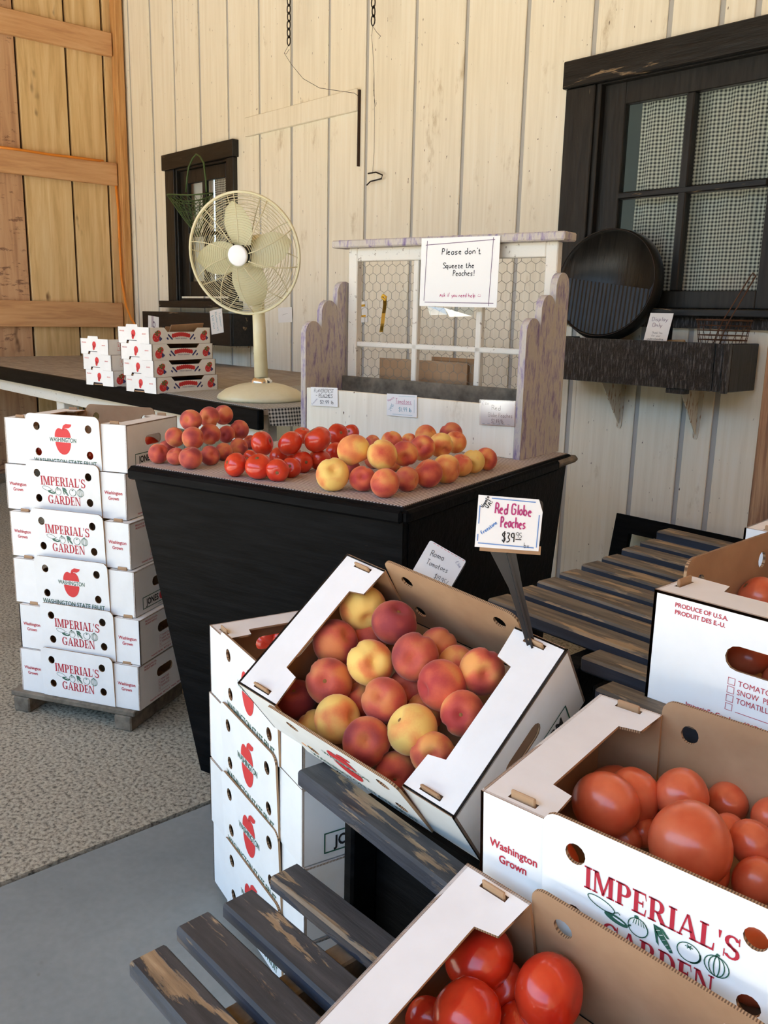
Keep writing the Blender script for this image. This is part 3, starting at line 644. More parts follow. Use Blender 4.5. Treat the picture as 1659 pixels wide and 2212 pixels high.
def veg_print(b, Mx):
    serif(b, "IMPERIAL'S", 0, .1005, .160, .0275, Mx, 1); serif(b, 'GARDEN', 0, .0435, .118, .0265, Mx, 1)
    y = .0715; L = .0011
    stroke(b, ell(-.060, y+.005, .0155, .0060, 18, rot=-12), L, Mx, 0, True); stroke(b, [(-.046, y+.001), (-.041, y+.004), (-.039, y+.002)], L, Mx)
    flat(b, ell(-.043, y-.0055, .0135, .0048, 16, rot=-10), Mx, 0); flat(b, ell(-.040, y-.0045, .007, .0012, 10, rot=-12), Mx, 2, EPS*1.6); stroke(b, [(-.030, y-.006), (-.027, y-.003)], L*1.6, Mx)
    stroke(b, ell(-.0195, y-.002, .0105, .0110, 18), L, Mx, 0, True); flat(b, ell(-.0215, y+.010, .0026, .0022, 8), Mx, 0)
    for i in range(6): stroke(b, [(-.0235+.0022*i, y+.008-abs(i-2)*.0006), (-.0250+.0030*i, y+.001)], L*.7, Mx)
    flat(b, [(-.004, y+.012), (.003, y+.010), (.012, y-.002), (.0175, y-.0115), (.0145, y-.013), (.006, y-.005), (-.001, y+.004)], Mx, 0)
    for i in range(5): stroke(b, [(-.0005+.0032*i, y+.0065-.0042*i), (.0032+.0030*i, y+.0085-.0042*i)], L*.45, Mx, 2, z=EPS*1.6)
    flat(b, [(-.004, y+.012), (-.002, y+.002), (.000, y-.008), (.003, y-.011), (.0015, y-.003), (.001, y+.004)], Mx, 0)
    flat(b, [(-.004, y+.012), (.006, y+.011), (.013, y+.003), (.011, y+.002), (.004, y+.0085)], Mx, 0)
    stroke(b, ell(.0325, y-.001, .0115, .0108, 20), L, Mx, 0, True); stroke(b, ell(.0325, y-.001, .0115, .0108, 8, -80, 20), L*1.8, Mx)
    for a in range(0, 360, 60): stroke(b, [(.0325, y+.0055), (.0325+.004*math.cos(rad(a)), y+.0055+.0026*math.sin(rad(a)))], L*.9, Mx)
    for rx in (.0118, .0075, .0028): stroke(b, ell(.0595, y-.001, rx, .0118, 18), L, Mx, 0, True)
    stroke(b, [(.058, y+.010), (.0595, y+.0135), (.0615, y+.0125)], L*2.2, Mx)
def f_print_front(kind):
    def f(b):
        Mx = PANEL_F; (apple_print if kind == 'apple' else veg_print)(b, Mx)
    return f
def f_grown(sgn):
    def f(b):
        u = sgn*(CW/2-cw_/2)
        text(b, 'Washington', u, .080, FRONT, 0, h=.0098, w=.062, bold=.022); text(b, 'Grown', u, .063, FRONT, 0, h=.0098, w=.036, bold=.022)
    return f
def f_print_end(kind, Mx):
    def f(b):
        if kind == 'apple':
            for (x0, x1, y0, y1) in ((-.1, .1, .012, .0145), (-.1, .1, .0475, .05), (-.1, -.0975, .012, .05), (.0975, .1, .012, .05)): flat(b, [(x0, y0), (x1, y0), (x1, y1), (x0, y1)], Mx, 1)
            text(b, 'JONES', -.048, .031, Mx, 2, h=.019, w=.068, bold=.03); text(b, 'FARM', .056, .031, Mx, 2, h=.019, w=.056, bold=.03); flat(b, ell(.005, .031, .014, .0145, 16), Mx, 0, EPS*1.5); flat(b, ell(.010, .047, .007, .003, 10, rot=25), Mx, 1, EPS*1.5)
            text(b, 'Washington Fruit', 0, .0065, Mx, 2, h=.0035)
        else:
            text(b, 'PRODUCE OF U.S.A.', -.078, .128, Mx, 0, h=.0052, w=.066, bold=.02); text(b, 'PRODUIT DES E.-U.', -.079, .119, Mx, 0, h=.0052, w=.063, bold=.02)
            for i, s in enumerate(('TOMATOES', 'SNOW  PEAS', 'TOMATILLOS', '')):
                v = .0555-.0105*i; x = -.033; stroke(b, [(x-.004, v-.004), (x+.004, v-.004), (x+.004, v+.004), (x-.004, v+.004)], .0008, Mx, 0, True)
                if s: text(b, s, x+.008+.0235, v, Mx, 0, h=.0066, w=.047)
                else: flat(b, [(x+.008, v-.004), (x+.056, v-.004), (x+.056, v-.0033), (x+.008, v-.0033)], Mx, 0)
            text(b, "Imperial's Garden  4817 Lat A  Wapato, WA 98951", .01, .0095, Mx, 0, h=.0052, w=.19, bold=.015); text(b, '25 LBS. NET', .108, .128, Mx, 0, h=.004); text(b, '11.3 kg', .108, .121, Mx, 0, h=.004)
    return f
def carton(label, kind, M, group=None, scale=1.0, back_print=False, flanges=True):
    c = thing('produce_carton', label, 'carton', M @ Matrix.Scale(scale, 4) if scale != 1 else M, group)
    obj('bottom_panel', M_('carton_bottom', f_bottom, WKE), c)
    inks = [M_green, M_redl, M_inkk] if kind == 'apple' else [M_red, M_red, M_red]
    for nm, Mx in (('R', END_R), ('L', END_L)):
        e = obj('end_panel', M_('carton_end'+nm, f_end(Mx), WKE), c)
        if kind == 'apple': obj('printed_mark', M_('print_end_apple'+nm, f_print_end('apple', Mx), [M_redl, M_green, M_inkk]), e)
        else: obj('printed_mark', M_('print_end_veg'+nm, f_print_end('veg', Mx), [M_red]), e)
    for nm, Mx in (('F', FRONT), ('B', BACK)):
        for sg in (-1, 1):
            k = obj('corner_panel', M_('carton_corner%s%d' % (nm, sg), f_corner(Mx, sg), WKE), c)
            if kind != 'apple' and nm == 'F': obj('lettering', M_('grown%d' % sg, f_grown(sg), [M_red]), k)
        p = obj('side_panel', M_('carton_panel'+nm, f_panel(PANEL_F if nm == 'F' else PANEL_B), WKE), c)
        if nm == 'F': obj('printed_mark', M_('print_front_'+kind, f_print_front(kind), [M_green, M_redl if kind == 'apple' else M_red, M_card]), p)
    if flanges:
        for sg in (-1, 1): obj('end_flange', M_('carton_flange%d' % sg, f_flange(sg), WKE), c)
    tb = M_('carton_tab', f_tab, [M_kraft])
    for sx in (-1, 1):
        for sy in (-1, 1): obj('lock_tab', tb, c, T(sx*(CW/2-.0475), sy*(CD/2-.013), CH))
    return c
def QM(c, q): return T(*c) @ Quaternion(q).to_matrix().to_4x4()

# stack on the small pallet: front-right bottom corner of each box read off the photograph at the stack's depth
base = onz(304, 1535.6, .065); zc = depth(base)
yaw = 30.1; ux = Vector((math.cos(rad(yaw)), math.sin(rad(yaw)), 0)); uy = Vector((-ux.y, ux.x, 0))
kinds = ['veg', 'veg', 'apple', 'veg', 'veg', 'apple']
lbl = ['bottom carton of the pallet stack, resting on the small pallet', 'second carton up in the stack on the small pallet, vegetables printed', 'plain cornered apple carton in the middle of the pallet stack', 'vegetable carton above the apple carton in the pallet stack', 'vegetable carton just below the top apple carton of the pallet stack', 'top carton of the pallet stack, red apple front, farm sign on end']
z = .066
STK = []
hs = [.1405, .1405, .1405, .1405, .1405, .1405]
cx_ = [(304, 1535.6), (304, 1437.7), (292, 1335), (285, 1231), (274.8, 1124.4), (269.7, 1011.8)]
for i in range(6):
    p = onpl(*cx_[i], (0, 0, z), Vector((0, 0, 1)))
    # keep the true stack: lateral drift limited to a few centimetres
    if i: p = base + (p-base)*min(1.0, .09/max(1e-6, (p-base).to_2d().length)) if (p-base).to_2d().length > .09 else p
    p = Vector((p.x, p.y, z)); ctr = p-ux*CW/2+uy*CD/2
    STK.append(carton(lbl[i], kinds[i], T(ctr.x, ctr.y, z) @ RZ(yaw+random.uniform(-.8, .8)), 'cartons stacked on the small pallet')); z += .1425
top_stack = (ctr.copy(), z)
# pallet under it
pal = thing('small_pallet', 'small grey wooden pallet under the tall carton stack', 'pallet', T(*(base-ux*CW/2+uy*CD/2-Vector((.015, .02, .065)))) @ RZ(yaw))
for sx in (-1, 1): b = MB(); b.box(-.03, .03, -.15, .15, 0, .048, 0, .004, T(sx*.185, 0, 0)); part('runner', b, M_greywood, pal)
for k in range(4): b = MB(); b.box(-.225, .225, -.034, .034, .048, .065, 0, .003, T(0, -.113+k*.0755, 0)); part('deck_board', b, M_greywood, pal)
# stack of apple cartons beside the slatted stand
fs_ = 1.05; fc = Vector((-1.2138*fs_, .946*fs_, 0)); fy = -10.7
zz = .0165; FL = ['bottom apple carton of the column beside the slatted stand', 'second apple carton from the floor beside the slatted stand', 'third apple carton up, under the open tomato carton beside the stand', 'open top apple carton with tomatoes, partly behind the tilted peach carton']
for i in range(4):
    carton(FL[i], 'apple', T(fc.x+random.uniform(-.004, .004), fc.y, zz) @ RZ(fy+random.uniform(-.8, .8)), 'apple cartons stacked beside the slatted stand', scale=fs_); zz += .1425*fs_
F_TOP = T(fc.x, fc.y, zz-.1425*fs_) @ RZ(fy) @ Matrix.Scale(fs_, 4)
dl = thing('wooden_dunnage', 'pale wooden pallet boards under the apple carton column', 'pallet', T(fc.x, fc.y, 0) @ RZ(fy))
for k in range(3): b = MB(); b.box(-.222, .215, -.04, .04, 0, .016, 0, .003, T(0, -.1+k*.1, 0)); part('deck_board', b, M_palewood, dl)
P_M = QM(C_O+(Vector((-.9097, .9094, .635))-C_O)*1.0, (.9434, .32134, .07505, .03316)); carton('tilted white carton full of ripe peaches, resting on the worn black lip board', 'apple', P_M)
R_M = QM(C_O+(Vector((-.3948, .863, .6012))-C_O)*.98, (.99692, .04397, .01151, .06387)); carton('open vegetable carton of large orange red tomatoes, beside the tilted peach carton', 'veg', R_M, scale=.98)
B_M = QM(C_O+(Vector((-.3804, .5971, .4554))-C_O)*.97, (.98808, .14627, .03448, .03337)); carton('carton of red tomatoes on the lowest slats, leaning against the step', 'veg', B_M, scale=.97)
Q_M = QM((-.403*1.107, 1.1505*1.107, .7422), (.7005, 0, 0, .71365)); carton('carton on the upper slats with its handle end and red checklist showing', 'veg', Q_M, scale=1.107)
pw = onz(1604, 1137, .883); carton('closed looking carton at the far side of the upper slats, beside the wooden post', 'apple', T(pw.x+CW/2*.98, pw.y+.15, .7422) @ RZ(4))
# ------------------------------------------------------------------ slatted stepped stand
ZL, ZM, ZT = .445, .553, .742
stand = thing('slatted_stand', 'stepped stand of worn black wooden slats holding the open cartons', 'display stand', T(-.3, .9, 0))
SI = T(.3, -.9, 0)
def slat(z, p, yaw, x1, w, th=.024, m=M_slat):
    """p = near left top corner"""
    L = x1-p.x; b = MB(); b.box(0, L, 0, w, -th, 0, 0, .004); return part('slat', b, m, stand, SI @ T(p.x, p.y, z) @ RZ(yaw))
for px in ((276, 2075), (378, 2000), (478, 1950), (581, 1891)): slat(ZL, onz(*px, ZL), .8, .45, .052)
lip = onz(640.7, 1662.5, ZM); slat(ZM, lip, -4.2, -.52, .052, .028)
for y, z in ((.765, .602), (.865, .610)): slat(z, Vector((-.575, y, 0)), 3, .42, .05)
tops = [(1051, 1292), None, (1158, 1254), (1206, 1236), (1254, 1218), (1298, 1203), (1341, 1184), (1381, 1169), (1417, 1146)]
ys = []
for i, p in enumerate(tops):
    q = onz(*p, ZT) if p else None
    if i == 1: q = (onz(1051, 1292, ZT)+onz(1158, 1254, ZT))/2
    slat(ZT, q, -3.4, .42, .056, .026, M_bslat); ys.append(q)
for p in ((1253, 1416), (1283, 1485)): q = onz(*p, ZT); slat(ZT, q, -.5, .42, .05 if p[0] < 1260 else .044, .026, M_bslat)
def leg(x, y, z1, w=.045, d=.08, m=M_tabblack): b = MB(); b.box(-w/2, w/2, -d/2, d/2, 0, z1, 0, .004); part('leg', b, m, stand, SI @ T(x, y, 0))
for x in (-.78, .3):
    leg(x, .47, ZL-.024-.06); leg(x-.13 if x < 0 else x, .788, ZM-.029, .022, .05); leg(x, 1.15, ZT-.03); leg(x, 1.82, ZT-.03)
    b = MB(); b.box(-.02, .02, .42, .70, ZL-.024-.06, ZL-.0245, 0, .003); part('bearer', b, M_greywood, stand, SI @ T(x, 0, 0))
    b = MB(); b.box(-.02, .02, .882, 1.0, ZM-.09, ZM-.0285, 0, .003); part('bearer', b, M_tabblack, stand, SI @ T(x+.05, 0, 0))
    b = MB(); b.box(-.02, .02, 1.06, 1.95, ZT-.10, ZT-.0265, 0, .003); part('bearer', b, M_tabblack, stand, SI @ T(x+.1, 0, 0))
b = MB(); b.box(-.912, .40, .815, .835, .0, ZM-.032); part('added_dark_riser', b, M_tabblack, stand, SI); b = MB(); b.box(-.80, .42, .43, .45, .0, ZL-.026); part('added_shade_skirt', b, M_tabblack, stand, SI)  # riser and skirt boards added to darken the space under the slats
p1 = Vector((-.42, .74, 0))
b = MB(); b.box(-.05, .05, -.015, .015, .02, .30, 0, .003); part('support_block', b, M_palewood, stand, SI @ T(-.62, .80, 0) @ RZ(-20))

# ------------------------------------------------------------------ black produce table
TZ = .84
tf, tl, tb_ = onz(874, 1100, TZ), onz(276, 1006, TZ), onz(1275, 985, TZ)
tu = (tf-tl).normalized(); tw = (tf-tl).length; tv = Vector((-tu.y, tu.x, 0)); td = (tb_-tf).dot(tv)
tyaw = math.degrees(math.atan2(tu.y, tu.x))
TM = T(*tl) @ RZ(tyaw)            # local: x along the front 0..tw, y back 0..td, z 0 at the top
tab = thing('produce_table', 'black painted wooden produce table with slanting sides, fruit piled on it', 'table', T(tl.x, tl.y, 0) @ RZ(tyaw))
mb = MB(); mb.box(0, tw, 0, td, TZ-.022, TZ, 0, .006); part('table_top', mb, M_tabblack, tab)
mb = MB(); mb.box(.004, tw-.004, -.010, .012, TZ-.034, TZ-.004, 0, .006); part('edge_moulding', mb, M_tabblack, tab)
mb = MB(); mb.box(tw-.012, tw+.010, 0, td-.12, TZ-.034, TZ-.004, 0, .006); part('edge_moulding', mb, M_tabblack, tab)
tp = .20
def prism(b, top, bot, z0, z1, mt=0):
    n = len(top); b.add([(x, y, z1) for x, y in top]+[(x, y, z0) for x, y in bot], [tuple(range(n)), tuple(reversed(range(n, 2*n)))]+[(i, i+n, (i+1) % n+n, (i+1) % n) for i in range(n)], mt)
mb = MB(); prism(mb, [(.01, .01), (tw-.01, .01), (tw-.01, .032), (.01, .032)], [(.01+tp, .03), (tw-.015, .03), (tw-.015, .052), (.01+tp, .052)], .0, TZ-.02); part('front_panel', mb, M_tabblack, tab)
mb = MB(); prism(mb, [(tw-.03, .033), (tw-.008, .033), (tw-.008, td-.02), (tw-.03, td-.02)], [(tw-.036, .053), (tw-.013, .053), (tw-.013, td-.16), (tw-.036, td-.16)], .0, TZ-.02); part('side_panel', mb, M_tabblack, tab)
mb = MB(); prism(mb, [(.01, .033), (.032, .033), (.032, td-.02), (.01, td-.02)], [(.01+tp, .053), (.032+tp, .053), (.032+tp, td-.16), (.01+tp, td-.16)], .0, TZ-.02); part('side_panel', mb, M_tabblack, tab)
mb = MB(); prism(mb, [(.033, td-.045), (tw-.031, td-.045), (tw-.031, td-.02), (.033, td-.02)], [(.033+tp, td-.185), (tw-.037, td-.185), (tw-.037, td-.16), (.033+tp, td-.16)], .0, TZ-.02); part('back_panel', mb, M_tabblack, tab)
mb = MB(); mb.box(tw-.03, tw+.012, td-.12, td+.03, TZ-.028, TZ-.006, 0, .008); part('broken_edge', mb, M_greywood, tab)
mb = MB(); n = 40
mb.box(.012, tw-.012, .014, td-.01, 0, .0022); tag(part('gingham_mat', mb, M_gmat, None, T(tl.x, tl.y, TZ+.0003) @ RZ(tyaw)), 'small brown and white checked cloth covering the black produce table', 'cloth')
TOPZ = TZ+.0025

# ------------------------------------------------------------------ display rack with chicken wire
k_ = (CAM_Z-TZ)/(CAM_Z-.79); ry = 10.0
r0 = onz(1113, 993, TOPZ); ru = Vector((math.cos(rad(ry)), math.sin(rad(ry)), 0))
RW = .968*k_; RH = .735*k_; RD = .27*k_
rack = thing('display_rack', 'old window frame display rack with lilac picket ends on the produce table', 'display rack', T(r0.x, r0.y, TOPZ+.0003) @ RZ(ry))
wt = .022
def pickets(x0, heights):
    wds = RD/3*1.02
    for i, h in enumerate(heights):
        a = wds/2; P = [(0, 0), (2*a-.001, 0), (2*a-.001, h-a*.9)]+[(a+a*.95*math.cos(rad(t)), h-a*.9+a*.9*math.sin(rad(t))) for t in range(15, 180, 15)]+[(0, h-a*.9)]
        b = MB(); b.plate([P], wt, frame((x0+wt, i*wds, 0), (0, 1, 0), (0, 0, 1)), (0, 0, 0)); part('picket', b, M_lilac, rack)
pickets(-.008, (.455*k_, .53*k_, .605*k_)); pickets(-RW, (.425*k_, .505*k_, .58*k_))
mb = MB(); mb.box(-RW+wt+.001, -.010, .004, .022, 0, .172*k_, 0, .002); part('front_board', mb, M_wall, rack)
mb = MB(); mb.box(-RW+wt+.001, -.010, RD-.05, RD-.036, 0, .21*k_, 0, .002); part('inner_rail', mb, M_greywood, rack)
fy0, fy1 = RD-.034, RD-.004; xl, xr = -RW+wt+.012, -.012
zb, ztp = .10*k_, RH-.025
fr = MB(); fr.box(xl, xl+.045*k_, fy0, fy1, zb, ztp, 0, .003); part('stile', fr, M_chip, rack)
fr = MB(); fr.box(xr-.045*k_, xr, fy0, fy1, zb, ztp, 0, .003); part('stile', fr, M_chip, rack)
fr = MB(); fr.box(xl+.045*k_, xr-.045*k_, fy0, fy1, ztp-.05*k_, ztp, 0, .003); part('top_rail', fr, M_chip, rack)
fr = MB(); fr.box(xl+.045*k_, xr-.045*k_, fy0, fy1, zb, zb+.05*k_, 0, .003); part('bottom_rail', fr, M_greywood, rack)
inn0, inn1 = xl+.045*k_, xr-.045*k_
for f_ in (.345, .69): x = inn0+(inn1-inn0)*f_; b = MB(); b.box(x-.011, x+.011, fy0+.003, fy1-.004, zb+.05*k_, ztp-.05*k_, 0, .003); part('muntin', b, M_chip, rack)
zmid = .338*k_; b = MB(); b.box(inn0, inn1, fy0+.003, fy1-.004, zmid-.009, zmid+.009, 0, .003); part('muntin', b, M_chip, rack)
b = MB(); b.box(-RW-.02, .022, fy0-.03, fy1+.02, ztp+.0005, ztp+.026, 0, .004); part('cap_board', b, M_lilac, rack)
# chicken wire: hexagon mesh behind the frame
wb = MB(); s_ = .0195; yw = fy1+.003
row = 0; zc_ = zb+.03
while zc_ < ztp-.02:
    x = inn0-.005+(s_*math.sqrt(3)/2 if row % 2 else 0)
    while x < inn1+.005:
        c0 = Vector((x, yw, zc_)); hx = s_*math.sqrt(3)/2; j = lambda: random.uniform(-.0012, .0012)
        for (a, b_) in (((0, s_/2), (0, -s_/2)), ((0, s_/2), (hx, s_)), ((0, s_/2), (-hx, s_))):
            wb.tube([c0+Vector((a[0], 0, a[1])), c0+Vector((b_[0], j(), b_[1]))], .0008, 3, mat=0, cap=False)
        x += s_*math.sqrt(3)
    zc_ += s_*1.5; row += 1
cwi = part('chicken_wire', wb, M_galv, rack); cwi['kind'] = 'stuff'
RK = rack.matrix_basis.copy()
# cardboard behind the wire
for i, (x0, x1, h, lb) in enumerate(((.06, .48, .285, 'large brown cardboard sheet standing behind the chicken wire'), (.30, .53, .30, 'smaller brown cardboard sheet tucked behind the large sheet at the chicken wire'))):
    b = MB(); b.box(-RW+.08+x0*k_, -RW+.08+x1*k_, RD+.03+.02*i, RD+.036+.02*i, .002, h*k_, 0); tag(part('cardboard_sheet', b, M_kraft, None, RK), lb, 'cardboard')
# yellow ribbon on the wire
b = MB(); rp = [(0, .006, 0), (.004, .002, -.02), (-.002, .004, -.05), (-.005, .002, -.085), (-.01, .002, -.115)]
for i in range(len(rp)-1):
    p, q = Vector(rp[i]), Vector(rp[i+1]); w = Vector((.0065, .002, 0)); b.add([p-w, p+w, q+w, q-w], [(0, 1, 2, 3), (3, 2, 1, 0)], 0, True)
b.tube([(-.008, 0, .004), (0, -.004, .012), (.010, 0, .006), (.004, .004, -.006), (-.008, 0, .004)], .0045, 6)
rq = onpl(829, 645, RK @ Vector((0, yw-.006, 0)), (RK.to_3x3() @ Vector((0, 1, 0))))
tag(part('yellow_ribbon', b, M_ribbon, None, T(*rq) @ RZ(ry)), 'yellow ribbon tied to the chicken wire of the display rack', 'ribbon')

# ------------------------------------------------------------------ long counter by the wall
LZ = .885
XR = -2.795
c0 = onz(0, 797, LZ)
ct = thing('long_counter', 'long wooden counter with black front edge along the white wall', 'counter', T(-4.6, 2.6, 0))
CI = T(4.6, -2.6, 0); yf = 1.862
XL_ = XC+.10
nb = 6
for i in range(nb):
    a = yf+.03+(YW-.03-yf-.03)*i/nb; b_ = yf+.03+(YW-.03-yf-.03)*(i+1)/nb
    b = MB(); b.box(XL_, XR, a+.0015, b_-.0015, LZ-.022, LZ, 0, .002); part('top_board', b, M_tabletop, ct, CI)
b = MB(); b.box(XL_, XR+.01, yf, yf+.029, LZ-.075, LZ+.002, 0, .004); part('front_edge', b, M_tabblack, ct, CI)
b = MB(); b.box(XL_, XR-.05, yf+.06, yf+.09, LZ-.15, LZ-.023, 0, .003); part('apron', b, M_chip, ct, CI)
for x in (-6.5, -4.9, XR-.17):
    for y in (yf+.13, 3.2): b = MB(); b.box(x-.05, x+.05, y-.04, y+.05, 0, LZ-.023, 0, .004); part('leg', b, M_chip, ct, CI)
# gingham cloth on its right end, hanging a little over the front
b = MB(); gx = -3.62
b.box(0, XR-.004-gx, 0, YW-.05-yf-.04, 0, .002); hg = [(XR-gx+.004+.010*(j % 2), .02+.085*j, 0) for j in range(16)]; b.add([(p[0]-.006, p[1], .002) for p in hg]+[(p[0]+.008, p[1], -.062-.006*(i % 3)) for i, p in enumerate(hg)], [f for j in range(15) for f in ((j, j+1, j+17, j+16), (j+16, j+17, j+1, j))], 1)
tag(part('gingham_tablecloth', b, [M_ging, mk_gingham('gingham_cloth_drop', .014, lin(34, 32, 32), lin(214, 210, 200), (1, 2))], None, T(gx, yf+.034, LZ+.0012)), 'black and white gingham cloth under the fan on the wall counter', 'cloth')

# ------------------------------------------------------------------ pedestal fan
fb = onz(565, 862, LZ+.004); fb.z = LZ+.0035
fan = thing('pedestal_fan', 'cream pedestal fan with round wire guard standing on the wall counter', 'fan', T(*fb))
mb = MB(); mb.lathe([(0, 0), (.182, 0), (.186, .008), (.180, .02), (.15, .042), (.10, .06), (.05, .07), (0, .072)], 40); part('base', mb, M_fan, fan)
mb = MB(); mb.lathe([(.045, .066), (.046, .078), (.036, .085), (.034, .09), (0, .09)], 24); part('collar', mb, M_chrome, fan)
hc = onpl(527, 549, fb, (fb-C_O).normalized())      # guard centre at the base's distance
vd = (C_O-hc).normalized(); rr_ = C_R
axis = (vd*math.cos(rad(24))-C_R*math.sin(rad(24))*.97-C_U*.09).normalized()
ph = hc-axis*.13
mb = MB(); mb.tube([(0, 0, .085), (ph.x-fb.x, ph.y-fb.y, ph.z-fb.z-.05)], [.029, .025], 16); part('pole', mb, M_fan, fan)
FMt = frame(hc-fb, axis.cross(Vector((0, 0, 1))).normalized()*-1, Vector((0, 0, 1))-axis*axis.z)
if (FMt.to_3x3() @ Vector((0, 0, 1))).dot(axis) < 0: FMt = FMt @ RY(180)
GR = 254/2*depth(hc)/F_PX
mb = MB(); mb.lathe([(0, -.20), (.05, -.195), (.068, -.17), (.068, -.09), (.05, -.06), (0, -.055)], 20, 0, True, FMt); part('motor', mb, M_fan, fan)
def rings(sign, n):
    b = MB()
    for i in range(n):
        f = i/(n-1); r = .055+(GR-.055)*f; z = sign*(.062*(1-f**2.2))
        b.tube([(r*math.cos(rad(a)), r*math.sin(rad(a)), z) for a in range(0, 360, 9)], .0013, 3, True, 0, True, FMt)
    for k in range(10):
        a = rad(36*k+10); b.tube([((.05+(GR-.05)*f)*math.cos(a+.25*f*sign), (.05+(GR-.05)*f)*math.sin(a+.25*f*sign), sign*(.064*(1-f**2.2))) for f in (0, .2, .4, .6, .8, 1)], .0022, 4, False, 0, True, FMt)
    return b
part('front_guard', rings(1, 21), M_fan, fan); part('rear_guard', rings(-1, 13), M_fan, fan)
b = MB(); b.tube([(GR*math.cos(rad(a)), GR*math.sin(rad(a)), 0) for a in range(0, 360, 6)], .0062, 6, True, 0, True, FMt); part('guard_rim', b, M_fan, fan)
b = MB(); b.lathe([(0, .069), (.036, .0685), (.042, .066), (.043, .058), (0, .056)], 28, 0, True, FMt); part('badge', b, M_badge, fan)
b = MB(); b.lathe([(0, .03), (.035, .028), (.04, -.03), (0, -.035)], 20, 0, True, FMt); part('hub', b, M_plastic, fan)
for k in range(4):
    b = MB(); vs = []; fs = []; N, Mn = 8, 6
    for i in range(N+1):
        f = i/N; r = .035+(GR*.86-.035)*f; hw = (.022+.046*math.sin(math.pi*min(1, .15+f*.8)))*(1 if f < .85 else 1-.55*((f-.85)/.15)**2)
        for j in range(Mn+1):
            g_ = j/Mn-.5; vs.append((r, 2*hw*g_+.02*f, .02*(-g_)*2+.006*math.cos(g_*3)))
    for i in range(N):
        for j in range(Mn): a = i*(Mn+1)+j; fs.append((a, a+Mn+1, a+Mn+2, a+1))
    Mk = FMt @ RZ(90*k+4); b.add(vs, fs, 0, True, Mk); b.add([(p[0], p[1], p[2]-.002) for p in vs], [tuple(reversed(f)) for f in fs], 0, True, Mk); part('blade', b, M_fanblade, fan)

# ------------------------------------------------------------------ berry cartons on the counter
def berry_print(b, Mx, cx, cy, s, seed):
    rn = random.Random(seed); flat(b, ell(cx-.003*s, cy-.004*s, .018*s, .016*s, 18, rot=25), Mx, 0)
    flat(b, ell(cx+.006*s, cy+.010*s, .012*s, .010*s, 14), Mx, 0)
    for i in range(5): a = rad(30+60*i); flat(b, [(cx+.002*s, cy+.008*s), (cx+.002*s+.011*s*math.cos(a-.3), cy+.010*s+.008*s*math.sin(a-.3)), (cx+.002*s+.014*s*math.cos(a), cy+.010*s+.010*s*math.sin(a)), (cx+.002*s+.011*s*math.cos(a+.3), cy+.010*s+.008*s*math.sin(a+.3))], Mx, 1, EPS*1.8)
    for i in range(3): flat(b, ell(cx+.013*s+.005*s*(i % 2), cy-.013*s+.006*s*i*.6, .0042*s, .0042*s, 10), Mx, 2, EPS*2.2)
    for i in range(9): flat(b, ell(cx-.016*s+.0045*s*i*.9+.002*s, cy-.013*s+rn.uniform(0, .022)*s, .0010*s, .0014*s, 5), Mx, 3, EPS*2.0)
BW, BD, BH = .40, .30, .088
def bfr(W_, D_): return frame((0, -D_/2, 0), (1, 0, 0), (0, 0, 1)), frame((-W_/2, 0, 0), (0, -1, 0), (0, 0, 1)), frame((W_/2, 0, 0), (0, 1, 0), (0, 0, 1)), frame((0, D_/2, 0), (-1, 0, 0), (0, 0, 1))
